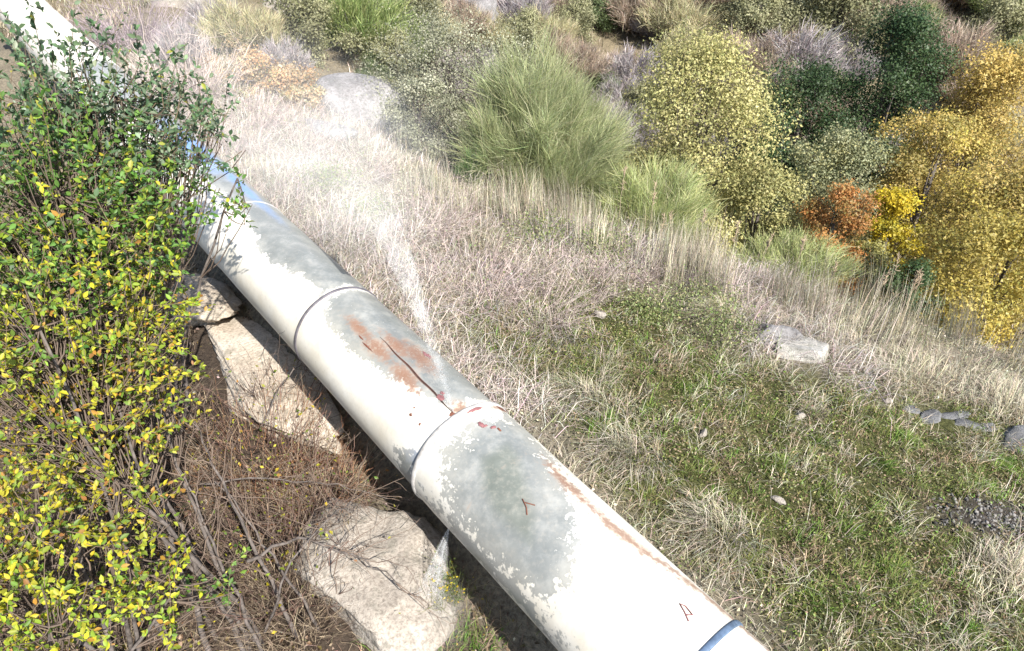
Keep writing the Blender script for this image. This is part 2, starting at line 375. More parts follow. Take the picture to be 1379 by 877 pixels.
def make_pipe():
    root = thing('water_pipe', 'large cream painted steel water pipe with grey stains and rust, leaking at a joint', 'pipe', (0, 0, 0))
    pm = pipe_material()
    def metal(name, c, rough, met):
        m, N, L, P = new_mat(name); tc = N.new('ShaderNodeTexCoord'); n = noise(N, L, 18, 5, tc.outputs['Object'])
        r = ramp(N, L, n.outputs['Fac'], [(.35, tuple(q * .6 for q in c)), (.65, c)]); L.new(r.outputs[0], P.inputs['Base Color'])
        P.inputs['Roughness'].default_value = rough; P.inputs['Metallic'].default_value = met; return m
    band = metal('galvanised_band', (.15, .22, .33), .5, .3); dark = metal('dark_band', (.16, .15, .17), .6, .2)
    weld = metal('weld', (.5, .48, .46), .6, .1); rusty = metal('rusted_steel', (.2, .075, .045), .8, 0); wine = metal('red_paint', (.3, .13, .13), .6, 0)
    black = metal('split_shadow', (.03, .025, .022), .9, 0)
    joints = [-6.9, -4.7, -2.53, -.3, 1.58, 3.55, 5.6, 7.6, 9.6, 11.6, 13.7, 16]
    for a, b in zip(joints[:-1], joints[1:]):
        s = np.linspace(a + .0005, b - .0005, max(8, int((b - a) / .028)))
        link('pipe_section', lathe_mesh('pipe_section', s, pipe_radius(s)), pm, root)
    # joint bands and weld beads
    def ring(name, s0, half, R, mat):
        s = s0 + np.array([-half, -half, -half * .6, 0, half * .6, half, half]); r = np.array([R - .02, R + .004, R + .008, R + .009, R + .008, R + .004, R - .02])
        return link(name, lathe_mesh(name, s, r, False, 96), mat, root)
    ring('joint_band', -2.53, .02, .449, band); ring('joint_band', 1.58, .017, .447, dark)
    for s0 in (3.55, 5.6, 7.6, 9.6, 11.6, 13.7): ring('weld_bead', s0, .012, .443, weld)
    ring('joint_band', -4.7, .03, .449, band); ring('joint_band', -6.9, .03, .449, band)
    s = np.array([-.335, -.33, -.318, -.305, -.292, -.283, -.28]); r = np.array([.44, .463, .469, .471, .466, .452, .43])
    link('weld_bead', lathe_mesh('weld_bead', s, r, False, 120), weld, root)
    # split along the crown: a dark strip laid on as the shadow in the gap, with turned-up lips
    t = np.linspace(0, 1, 60); ss = .80 - t * 1.06; dd = -3 - 4.2 * t + .5 * np.sin(t * 19); wid = .005 * np.sin(np.clip(t * 1.0 + .02, 0, 1) * math.pi) ** .5 * (.35 + .65 * t) + .001
    off = np.degrees(wid / .45)
    V = np.concatenate([on_pipe(ss, dd - off, .4475), on_pipe(ss, dd, .4485), on_pipe(ss, dd + off, .4475)])
    i = np.arange(59); F = np.concatenate([np.stack([i, i + 1, i + 61, i + 60], 1), np.stack([i + 60, i + 61, i + 121, i + 120], 1)])
    sp_ = link('split', raw_mesh('split', V, F), black, root)
    mb = MB()
    for sgn in (-1, 1):
        mb.add(*tube(on_pipe(ss, dd + sgn * (off + .25), .448), .0028 * np.sin(np.clip(t, .02, .98) * math.pi), 5))
    mb.build('split_lip', rusty, sp_, True)
    # rust blisters and paint marks: small raised flakes
    def flake(name, s0, d0, ls, ld, mat, seed, R=None):
        r = np.random.default_rng(seed); k = 18; a = np.arange(k) * 2 * math.pi / k; rad = 1 + r.normal(0, .16, k)
        R = R or float(pipe_radius(np.array(s0))) + .005
        V = np.concatenate([on_pipe(s0 + ls * rad * np.cos(a), d0 + ld * rad * np.sin(a), R - .0015), on_pipe(np.array([s0]), np.array([d0]), R + .006)])
        F = np.stack([np.arange(k), (np.arange(k) + 1) % k, np.full(k, k)], 1); link(name, raw_mesh(name, V, F, None, True), mat, root)
    for q in ((-.08, -5, .035, 3.2, wine, 1), (-.05, 0, .02, 2, wine, 2), (-.02, -37, .014, 1.8, rusty, 3), (-.14, -37, .01, 1.5, rusty, 4), (.0, -30, .008, 1, rusty, 5),
              (-.36, 47, .03, 13, rusty, 6), (-.27, -9, .02, 3, rusty, 7), (.42, 24, .05, 3, wine, 14), (.78, -20, .07, .8, rusty, 15), (.9, -18, .04, .7, rusty, 16), (-.34, 12, .02, 9, wine, 17)):
        flake('rust_blister', *q)
    def stroke(name, pts, wdt, mat):
        p = np.array(pts, float); P = on_pipe(p[:, 0], p[:, 1], float(pipe_radius(p[:1, 0])[0]) + .004)
        mb = MB(); mb.add(*tube(P, wdt, 5)); mb.build(name, mat, root)
    th = np.linspace(0, 2 * math.pi, 14)
    flake('rust_blister', -.49, 3, .03, 2.2, wine, 31); flake('rust_blister', -.52, 5, .012, 2.4, wine, 32)
    flake('rust_blister', -.56, 10, .014, 3.2, wine, 33); flake('rust_blister', -.6, 13, .022, 1.2, rusty, 34)
    stroke('paint_mark', [(-2.37, 3), (-2.32, 6.5), (-2.27, 9), (-2.30, 11), (-2.36, 9.5), (-2.34, 6)], .0042, wine)
    stroke('paint_mark', [(-1.25, -26), (-1.21, -22), (-1.15, -19.5)], .0045, rusty); stroke('paint_mark', [(-1.18, -20), (-1.24, -16)], .004, rusty)
    return root
make_pipe()

# ---------------------------------------------------------------- rocks
def ico(sub):
    import bmesh
    bm = bmesh.new(); bmesh.ops.create_icosphere(bm, subdivisions=sub, radius=1)
    V = np.array([v.co[:] for v in bm.verts]); F = np.array([[v.index for v in f.verts] for f in bm.faces]); bm.free(); return V, F
ICO = {k: ico(k) for k in (2, 3, 4, 5)}
def n3(P, s, seed):
    return fbm(P[:, 0] * s + P[:, 2] * s * .7, P[:, 1] * s - P[:, 2] * s * .6, seed) - .5
def rock(name, label, loc, size, rz, mat, seed, sub=4, rough=.35, flat=0, group=None, cat='rock', sink=.3, angular=0, planes=()):
    V, F = ICO[sub]; V = V.copy()
    r = np.random.default_rng(seed)
    if angular:                                    # knock flat faces off the stone
        for k in range(angular):
            d = unit(r.normal(size=3)); h = r.uniform(.5, .8); t = V @ d; V = V - np.maximum(t - h, 0)[:, None] * d
    for d, h in planes:
        d = unit(d); t = V @ d; V = V - np.maximum(t - h, 0)[:, None] * d
    V = V * (1 + rough * n3(V, 1.3, seed) * 1.4 + rough * .35 * n3(V, 5, seed + 3) + .1 * rough * n3(V, 14, seed + 5))[:, None]
    if flat: V[:, 2] = np.where(V[:, 2] > 0, V[:, 2] * (1 - flat), V[:, 2])
    V = V * np.array(size); me = raw_mesh(name, V, F, None, sub > 3)
    o = link(name, me, mat); z = float(H(loc[0], loc[1])) if len(loc) < 3 else loc[2]
    o.location = (loc[0], loc[1], z + size[2] * (1 - 2 * sink) * .5); o.rotation_euler = (r.normal(0, .06), r.normal(0, .06), rz)
    return tag(o, label, cat, group)
UP = math.atan2(PD[1], PD[0])
rock('boulder', 'broad round pale boulder below the pipe, wetted by the lower spray', (-1.14, 3.40), (.76, .66, .34), UP, M['granite'], 3, 5, .42, .1, angular=3)
rock('rock_slab', 'long pale sandy rock slab lying in the sun along the pipe', (-2.6, 5.50), (1.65, .58, .2), UP, M['pale_rock'], 5, 5, .55, .2, angular=8)
rock('rock_slab', 'cracked pale slab half hidden by the leafy shrub beside the pipe', (-3.75, 6.85), (.9, .45, .25), UP + .1, M['pale_rock'], 8, 5, .5, .1, angular=8)
rock('boulder', 'smooth grey dome shaped boulder among the shrubs up the slope', (-3.0, 13.1), (.98, .9, .66), .3, M['grey_rock'], 12, 5, .22, 0, sink=.34)
rock('rock', 'low grey flat rock in the dry grass above the pipe', (-3.2, 11.3), (.7, .32, .15), -.5, M['grey_rock'], 15, 4, .5, .2, angular=6)
rock('rock', 'bright white flat topped rock in long dry grass near the slope edge', (3.22, 6.15), (.36, .26, .2), -.3, M['white_rock'], 18, 5, .34, 0, sink=.3, planes=[((.1, .25, 1), .42), ((.1, -1, .15), .55), ((1, -.2, .1), .75), ((-1, -.3, .2), .7), ((.8, -.7, 0), .68), ((-.3, -1, .5), .6)])
rock('stone', 'small white angular stone on the turf beside a dark twig', (2.84, 5.02), (.07, .055, .055), .4, M['granite'], 20, 3, .3, angular=9, cat='stone')
rock('stone', 'pale triangular stone alone on the short turf', (1.77, 4.6), (.06, .04, .05), 1.0, M['granite'], 23, 3, .3, angular=9, cat='stone')
rock('stone', 'pale bluish stone at the end of a strip of broken slate', (4.0, 5.5), (.07, .05, .055), .2, M['granite'], 27, 3, .3, angular=9, cat='stone')
rock('stone', 'round pinkish stone in the tangled straw grass', (1.02, 6.5), (.08, .065, .075), .2, M['granite'], 29, 3, .4, angular=9, cat='stone')
rock('stone', 'flat cream stone sunk in turf beside the straw tussock', (2.25, 3.88), (.07, .04, .03), -.6, M['granite'], 30, 3, .3, angular=9, cat='stone')
for i, (x, y, a) in enumerate([(4.25, 5.45, .1), (4.42, 5.36, .5), (4.58, 5.36, .2), (4.72, 5.25, -.2), (4.9, 5.2, .3), (3.75, 5.62, .6)]):
    rock('slate', 'grey broken slate lying in a strip among the dry grass', (x, y), (.16 + .05 * (i % 3), .08 + .02 * (i % 2), .035), a, M['dark_rock'], 40 + i, 3, .5, angular=9, sink=.62, group='broken slates in the grass', cat='stone')
rock('rock', 'low grey rock shard leaning behind the bright white rock', (3.0, 6.35), (.4, .2, .2), -.3, M['grey_rock'], 33, 4, .5, angular=9, sink=.4)
rock('rock', 'dark flat rock plate in the grass at the end of the slate strip', (5.25, 5.05), (.3, .2, .09), .2, M['dark_rock'], 34, 4, .5, angular=8, sink=.4)
for i, (x, y, sx, sz, a) in enumerate([(-8.6, 20.6, 1.3, .7, .2), (-6.4, 22.0, 1.2, .8, -.3), (-7.6, 23.5, 1.5, 1.0, .4), (-1.2, 25.8, 1.1, .8, .1), (-5.2, 21.3, .8, .5, .8)]):
    rock('hill_rock', ['wide pale rock ledge with a dark crack up the hillside', 'pale jutting rock with dark shade below it on the hillside', 'broad pale rock lying behind the jutting one', 'dark fissured rock between grey shrubs on the hillside', 'small pale rock next to the jutting hillside rock'][i],
         (x, y), (sx, sx * .6, sz), a, M['grey_rock'] if i == 3 else M['granite'], 60 + i, 4, .45, angular=7, group='rocks on the hillside')
for i, (x, y, s) in enumerate([(2.0, 24.5, .5), (5.0, 27, .6), (9.0, 26.5, .5), (13.5, 29.0, .8), (15.5, 28.2, .5), (18.5, 30, .8)]):
    rock('hill_rock', 'grey weathered rock showing between the far hillside shrubs', (x, y), (s * 1.3, s, s * .8), i * 1.3, M['grey_rock'], 80 + i, 3, .4, angular=6, group='far hillside rocks')
# gravel of the bare patch
mb = MB(); V2, F2 = ico(1); rg = np.random.default_rng(5)
for k in range(700):
    x = 4.3 + rg.normal(0, .42); y = 3.95 + rg.normal(0, .13); s = rg.uniform(.005, .017)
    d = V2 * (1 + .35 * rg.normal(size=(1, 3))) * s; mb.add(d + [x, y, float(H(x, y)) + s * .4], F2, rg.uniform(.04, .24) ** 1.0 * np.array([1, .95, .9]))
tag(mb.build('gravel', M['twig']), 'loose gravel and crumbled slate on the bare earth patch', 'gravel', kind='stuff')

# ---------------------------------------------------------------- shrubs beside the pipe
BLUEGREEN = [(3, (.075, .135, .065)), (3, (.11, .18, .085)), (2, (.15, .2, .125)), (1.5, (.2, .25, .17)), (.15, (.3, .3, .05))]
GREEN = [(4, (.09, .18, .035)), (3, (.13, .24, .045)), (2, (.07, .14, .03)), (2, (.24, .33, .04)), (.35, (.4, .38, .04))]
LIME = [(3, (.22, .31, .035)), (3, (.34, .38, .035)), (2, (.47, .43, .03)), (1.5, (.12, .2, .03)), (.6, (.4, .22, .04))]
YELLOW = [(2.2, (.46, .39, .03)), (2.5, (.33, .33, .035)), (2.4, (.21, .26, .03)), (2, (.12, .19, .03)), (.8, (.42, .23, .05)), (.5, (.3, .15, .05))]
LEAF_MESHES = {}
def leaf_mesh(col):
    key = tuple(np.round(col, 2))
    if key not in LEAF_MESHES:
        LEAF_MESHES[key] = raw_mesh('leaf', LEAF6[0] * [.58, 1, 1], LEAF6[1], np.tile(np.array(col), (7, 1)), True); LEAF_MESHES[key].materials.append(M['leaf'])
    return LEAF_MESHES[key]
def leafy_shrub(label, roots, lobes, ntwig, seed, parts=100, leafsize=.058, upright=.9):
    """roots: stem bases; lobes: (x, y, z, r, palette) volumes of the crown filled with leafy twigs"""
    r = np.random.default_rng(seed); base = np.mean(roots, 0); bz = float(H(base[0], base[1]))
    root = thing('leafy_shrub', label, 'shrub', (base[0], base[1], bz)); O3 = np.array([base[0], base[1], bz])
    lob = np.array([l[:4] for l in lobes], float); tw = MB(); hubs = []
    for k, (x, y, z, rad, pal) in enumerate(lobes):           # a stem goes into every lobe, forking there
        rx, ry = roots[k % len(roots)]; rx += r.normal(0, .07); ry += r.normal(0, .07)
        p0 = np.array([rx, ry, float(H(rx, ry)) - .05]); p1 = np.array([x, y, z]) + r.normal(0, .1, 3)
        P = bend(p0, p1, 10, .05, .12, r); st = MB(); st.add(*tube(P - O3, np.linspace(.017 + .006 * r.random(), .007, 10), 7)); st.build('stem', M['bark'], root, True)
        hubs.append(P[5:])
    area = lob[:, 3] ** 2; cnt = np.maximum((ntwig * area / area.sum()).astype(int), 6)
    LP, LA, LC, LS, LN = [], [], [], [], []
    for k, (x, y, z, rad, pal) in enumerate(lobes):
        for q in range(cnt[k]):
            d = unit(r.normal(size=3)); rr = rad * r.random() ** .45; c = np.array([x, y, z]) + d * rr
            dirn = unit(d * .9 + np.array([0, 0, upright * .7]) + r.normal(0, .5, 3)); Lg = r.uniform(.28, .55)
            h = hubs[k][r.integers(len(hubs[k]))]
            a = c - dirn * Lg * .5; P = bend(a, c + dirn * Lg * .5, 7, .06, 0, r)
            br = bend(h, a, 5, .07, -.05, r); tw.add(*tube(br - O3, np.linspace(.007, .003, 5), 3), (.13, .10, .08))
            tw.add(*tube(P - O3, np.linspace(.0032, .001, 7), 3), (.17, .13, .085))
            n = r.integers(14, 26); t = np.sort(r.uniform(.05, 1, n)); i = np.minimum((t * 6).astype(int), 5); f = (t * 6 - i)[:, None]
            pos = P[i] * (1 - f) + P[i + 1] * f; ax = unit(dirn * .7 + r.normal(0, .75, (n, 3)))
            LP.append(pos); LA.append(ax); LC.append(pick(pal, n, r)); LS.append(leafsize * r.uniform(.45, 1.3, n)); LN.append(r.normal(0, .6, (n, 3)) + [.2, -.4, 1.1])
    tw.build('twigs', M['twig'], root)
    LP, LA, LC, LS, LN = map(np.concatenate, (LP, LA, LC, LS, LN))
    # the leaves nearest the viewer's side are single leaves, the rest one mass
    d = np.linalg.norm(LP - np.array([0, 0, 4.5]), axis=1) / LS; order = np.argsort(d); near, rest = order[:parts], order[parts:]
    V, F = scatter(LEAF6, LP[rest] - O3, LA[rest], LS[rest], .58, r, LN[rest])
    mb = MB(); mb.add(V, F, rep(LC[rest], 7)); tag(mb.build('foliage', M['leaf'], root, True), kind='stuff')
    pal12 = [np.array(p[1]) for p in lobes[0][4]] + [np.array(p[1]) for p in lobes[-1][4]]
    from mathutils import Matrix
    for k in near:
        a = unit(LA[k]); b = unit(np.cross(a, unit(LN[k]))); c = np.cross(b, a)
        col = min(pal12, key=lambda q: np.abs(q - LC[k]).sum())
        o = link('leaf', leaf_mesh(col), None, root); m = np.eye(4); m[:3, 0] = b * LS[k]; m[:3, 1] = a * LS[k]; m[:3, 2] = c * LS[k]; m[:3, 3] = LP[k] - O3
        o.matrix_local = Matrix(m.tolist())
    return root
leafy_shrub('tall shrub with blue-green upright shoots reaching over the pipe', [(-3.3, 4.3), (-3.5, 4.6), (-3.15, 4.5)],
            [(-3.09, 4.83, 3.05, .55, BLUEGREEN), (-2.79, 5.0, 2.62, .5, BLUEGREEN), (-3.17, 4.37, 2.95, .6, BLUEGREEN), (-2.95, 4.05, 2.70, .7, GREEN), (-2.76, 4.2, 2.45, .58, GREEN), (-2.66, 4.75, 2.32, .34, GREEN), (-2.75, 4.95, 2.95, .5, BLUEGREEN), (-2.5, 5.0, 2.75, .38, BLUEGREEN), (-3.4, 4.0, 2.5, .7, GREEN), (-2.7, 4.3, 2.1, .38, GREEN), (-2.2, 4.98, 2.2, .13, GREEN), (-2.45, 5.55, 2.75, .25, BLUEGREEN)], 720, 101, 150, .048, 1.0)
leafy_shrub('lime and yellow leaved shrub on long leaning grey stems', [(-2.3, 2.75), (-2.05, 2.85), (-1.75, 2.85), (-3.2, 2.75)],
            [(-2.73, 3.53, 2.2, .72, LIME), (-2.6, 3.82, 1.92, .38, LIME), (-2.76, 3.04, 1.8, .58, YELLOW), (-2.49, 3.35, 1.7, .5, YELLOW), (-2.85, 3.3, 2.3, .5, GREEN), (-2.6, 4.0, 1.65, .28, LIME), (-3.2, 3.3, 1.9, .7, YELLOW), (-2.6, 3.4, 1.3, .36, YELLOW)], 540, 102, 150, .042, .5)
leafy_shrub('low bright yellow shrub with small green patches among bare stems', [(-3.0, 2.3), (-2.7, 2.5)],
            [(-2.70, 2.61, 1.3, .48, YELLOW), (-2.45, 2.88, 1.2, .33, YELLOW), (-2.56, 2.2, 1.05, .42, LIME), (-2.28, 2.63, .72, .32, LIME), (-2.0, 2.75, .45, .2, GREEN), (-3.1, 2.5, 1.0, .6, YELLOW)], 240, 103, 150, .044, .5)

def leaning_branches():
    stems = [((-1.95, 2.75), (-2.75, 3.55), 1.75, .026), ((-2.15, 2.6), (-2.6, 3.5), 1.9, .03), ((-1.6, 2.85), (-2.35, 3.7), 1.5, .022), ((-1.75, 2.6), (-2.3, 3.3), 1.5, .02), ((-2.35, 2.55), (-3.0, 3.3), 1.7, .026), ((-1.45, 2.95), (-2.2, 3.5), 1.05, .016), ((-2.6, 2.3), (-2.95, 3.0), 1.5, .024)]
    words = ['thick grey bare stem leaning back into the yellow leaves', 'thickest grey bare stem, forked and leaning', 'long bare brown stem leaning from the boulder side', 'slender bare stem crossing the thick grey ones', 'grey bare stem rising beside the low yellow shrub', 'thin bare stem springing from the straw tangle', 'dark bare stem standing inside the low yellow shrub']
    for i, ((x0, y0), (x1, y1), h, r0) in enumerate(stems):
        z0 = float(H(x0, y0)); k = np.array([x0, y0, z0 - .05]); e = np.array([x1, y1, z0 + h])
        bare_branch(words[i], [k, k * .6 + e * .4 + [0, 0, .12], e * .75 + k * .25 + [0, 0, .1], e], r0 * .82, M['bark'], 950 + i, 12, 'branch', 'leaning_branch')
def bare_branch(label, pts, r0, mat, seed, side=8, cat='branch', name='bare_branch', group=None, twigcol=(.16, .12, .095)):
    r = np.random.default_rng(seed); P = np.array(pts, float)
    k = 14; t = np.linspace(0, len(P) - 1, k); P = np.stack([np.interp(t, np.arange(len(P)), P[:, c]) for c in range(3)], 1) + r.normal(0, .012, (k, 3))
    O3 = P[0].copy(); root = thing(name, label, cat, O3, 0, group); mb = MB(); mb.add(*tube(P - O3, np.linspace(r0, r0 * .25, k), 7)); mb.build('limb', mat, root, True)
    tw = MB()
    for q in range(side):
        i = r.integers(3, k - 1); d = unit(unit(P[i] - P[i - 1]) + r.normal(0, .7, 3)); B = bend(P[i], P[i] + d * r.uniform(.2, .6), 6, .12, 0, r)
        tw.add(*tube(B - O3, np.linspace(r0 * .35, .0015, 6), 4), twigcol)
        for z in range(3):
            j = r.integers(2, 6); e = unit(d + r.normal(0, .8, 3)); b2 = bend(B[j], B[j] + e * r.uniform(.1, .3), 4, .12, 0, r); tw.add(*tube(b2 - O3, np.linspace(.003, .001, 4), 3), twigcol)
    tag(tw.build('side_twigs', M['twig'], root), kind='stuff'); return root
leaning_branches()
def gz(x, y, h): return (x, y, float(H(x, y)) + h)
bare_branch('long thin bare branch reaching from the shrub across the hollow', [gz(-2.4, 3.6, .9), gz(-1.9, 3.75, .75), gz(-1.4, 3.72, .72), gz(-1.0, 3.7, .55)], .008, M['bark'], 7, 16)
bare_branch('dark bare branch drooping over the round boulder', [gz(-1.9, 3.1, .7), gz(-1.55, 3.2, .75), gz(-1.1, 3.15, .6), gz(-.8, 3.0, .5)], .014, M['bark'], 8, 14)
bare_branch('thin grey branch arching beside the round boulder', [gz(-1.8, 2.8, .3), gz(-1.55, 3.0, .8), gz(-1.3, 3.35, .85), gz(-1.15, 3.65, .7)], .010, M['bark'], 9, 12)
bare_branch('bare dark twig branch across the sandy rock slab', [gz(-2.35, 4.7, .3), gz(-2.2, 5.0, .55), gz(-2.05, 5.3, .5), gz(-2.0, 5.55, .4)], .009, M['bark'], 10, 12)

def twig_bush(name, label, x, y, rad, h, n, seed, cols, cat='shrub', group=None, spread=1.0, leaf=None, link_mesh=True, wid=.0028, rot=0):
    """low tangle of fine dry twigs"""
    r = np.random.default_rng(seed); mb = MB()
    for k in range(n):
        a = r.uniform(0, 2 * math.pi); s = r.random() ** .5 * rad * .4; p = np.array([s * math.cos(a), s * math.sin(a), -.04])
        d = unit(np.array([math.cos(a) * spread * r.uniform(.2, 1.3) * rad / h, math.sin(a) * spread * r.uniform(.2, 1.3) * rad / h, 1]) + r.normal(0, .25, 3)); L = h * r.uniform(.5, 1.15)
        B = bend(p, p + d * L, 5, .12, -.05, r); c = np.array(cols[r.integers(len(cols))]) * r.uniform(.7, 1.3)
        mb.add(*tube(B, np.linspace(wid, wid * .35, 5), 3), c)
        for z in range(2):
            j = r.integers(1, 5); e = unit(d + r.normal(0, .8, 3)); mb.add(*tube(bend(B[j], B[j] + e * L * r.uniform(.2, .5), 4, .1, 0, r), np.linspace(wid * .7, wid * .25, 4), 3), c)
    root = thing(name, label, cat, (x, y, float(H(x, y))), rot, group)
    mb.build('twigs', M['twig'], root)
    if leaf:
        nl, pal, ls = leaf; a = r.normal(0, .45 * rad, (nl, 3)); a[:, 2] = np.abs(r.normal(.5, .3, nl)) * h
        V, F = scatter(LEAF2, a, r.normal(size=(nl, 3)), ls * r.uniform(.6, 1.3, nl), .6, r); m2 = MB(); m2.add(V, F, rep(pick(pal, nl, r), 4)); tag(m2.build('foliage', M['leaf'], root), kind='stuff')
    return root
BROWN = [(.16, .115, .085), (.22, .165, .12), (.11, .075, .06), (.3, .24, .18)]
RED = [(.26, .13, .075), (.34, .2, .12), (.18, .09, .06), (.4, .3, .2)]
twig_bush('dead_shrub', 'brown dead twiggy shrub spilling onto the sandy rock slab', -2.4, 4.5, .9, .75, 420, 201, BROWN + RED, leaf=(160, YELLOW, .03))
twig_bush('dead_shrub', 'reddish brown dead shrub in front of the pipe shadow', -1.72, 4.2, .65, .5, 420, 202, RED + [(.5, .4, .28)], leaf=(260, [(2, (.25, .3, .1)), (1, (.35, .2, .1))], .02))
twig_bush('dead_shrub', 'dark tangled dead shrub around the leaning grey stems', -2.05, 3.45, .9, .85, 420, 203, BROWN, leaf=(160, YELLOW, .035))
twig_bush('dead_shrub', 'straw and brown dead tangle at the foot of the leaning stems', -1.7, 3.05, .7, .55, 380, 204, BROWN + [(.45, .36, .25)] * 2)
twig_bush('dead_shrub', 'grey brown thicket behind the yellow leaves far from the pipe', -3.6, 3.6, .9, 1.5, 200, 205, BROWN, leaf=(260, YELLOW, .045))
twig_bush('dead_shrub', 'dark thicket filling the ground below the yellow shrub', -3.1, 2.7, .9, .8, 220, 206, BROWN, leaf=(420, YELLOW, .045))
twig_bush('dead_shrub', 'grey leafless thicket beyond the tall shrub beside the pipe', -4.6, 6.6, 1.0, 1.0, 220, 207, [(.3, .26, .22), (.4, .35, .3), (.2, .17, .15)], leaf=(300, LIME, .04))
twig_bush('dead_shrub', 'bleached twiggy shrub standing across the pipe from the tall shrub', -5.6, 12.0, 1.0, 1.0, 240, 208, [(.5, .42, .38), (.6, .5, .44), (.34, .28, .26)], wid=.006)
twig_bush('dead_shrub', 'purple grey leafless thicket beside the far end of the pipe', -7.6, 14.4, 1.2, 1.1, 240, 209, [(.3, .24, .27), (.4, .33, .35), (.2, .16, .18)], wid=.006)
DARKTW = [(.07, .05, .045), (.12, .08, .07), (.17, .105, .085)]
twig_bush('dead_shrub', 'coarse dark red-brown bare twigs crossing the sandy rock slab', -2.3, 4.95, .8, .7, 70, 211, DARKTW, wid=.0055, leaf=(60, YELLOW, .04))
twig_bush('dead_shrub', 'coarse dark bare twigs between the slab and the round boulder', -1.95, 4.0, .8, .75, 90, 212, DARKTW, wid=.0055, leaf=(70, YELLOW, .04))
twig_bush('dead_shrub', 'coarse dark bare twigs beside the leaning grey stems', -1.85, 3.35, .7, .8, 80, 213, DARKTW, wid=.0055, leaf=(70, YELLOW, .04))
twig_bush('gorse', 'small green gorse with yellow flowers under the wet pipe', -.52, 3.18, .16, .42, 60, 210, [(.1, .13, .05), (.16, .17, .06)], leaf=(420, [(3, (.08, .11, .03)), (2, (.14, .17, .04)), (1.4, (.6, .45, .02))], .025))

PALE = [(.52, .43, .4), (.62, .53, .49), (.38, .3, .28), (.26, .2, .18)]
for i, (x, y, rd, h, lab) in enumerate([(-.35, 6.9, .85, .62, 'pinkish grey tangle of dead stalks lying above the pipe band'), (.3, 6.5, .8, .6, 'mauve grey tangle of crossed dead stalks in the upper meadow'), (-1.3, 8.0, .9, .62, 'pale dead bramble tangle under the drifting spray'),
        (-2.2, 9.6, .8, .5, 'pale dead bramble tangle uphill from the spray'), (.9, 7.2, .6, .4, 'grey dead bramble beside the round pinkish stone'), (-3.4, 10.3, .9, .6, 'whitish dead bramble below the flat grey rock'), (-.9, 9.0, .7, .5, 'grey brown dead bramble at the foot of the twiggy shrub'), (1.5, 7.6, .6, .4, 'low grey dead bramble close to the slope edge'), (-4.4, 11.0, .9, .6, 'bleached dead bramble between pipe and flat grey rock')]):
    twig_bush('dead_bramble', lab, x, y, rd, h, 210, 220 + i, PALE, cat='bramble', spread=1.4, wid=.0034, leaf=(260, [(2, (.3, .3, .18)), (2, (.45, .38, .3)), (1, (.2, .25, .1))], .03))
for i, (x, y, rd, h, lab) in enumerate([(-2.6, 9.0, .45, .3, 'low green weedy plant beside the upper pipe'), (-1.9, 8.3, .4, .25, 'low yellow-green weed near the valley side of the pipe'), (.4, 8.3, .5, .3, 'low green weed in front of the large broom'), (1.2, 8.1, .5, .3, 'yellow-flecked weed between broom and dead bramble'), (1.6, 6.7, .45, .22, 'dark green low weed in the middle of the meadow'), (2.3, 7.0, .5, .3, 'grey-green low weed near the slope edge'), (2.4, 6.3, .45, .35, 'grey-green clump by the bright white rock')]):
    twig_bush('weed', lab, x, y, rd, h, 90, 240 + i, [(.2, .22, .1), (.3, .27, .17)], cat='weed', spread=1.3, leaf=(1300, [(3, (.18, .23, .08)), (2, (.27, .3, .13)), (1, (.38, .36, .2))], .032))
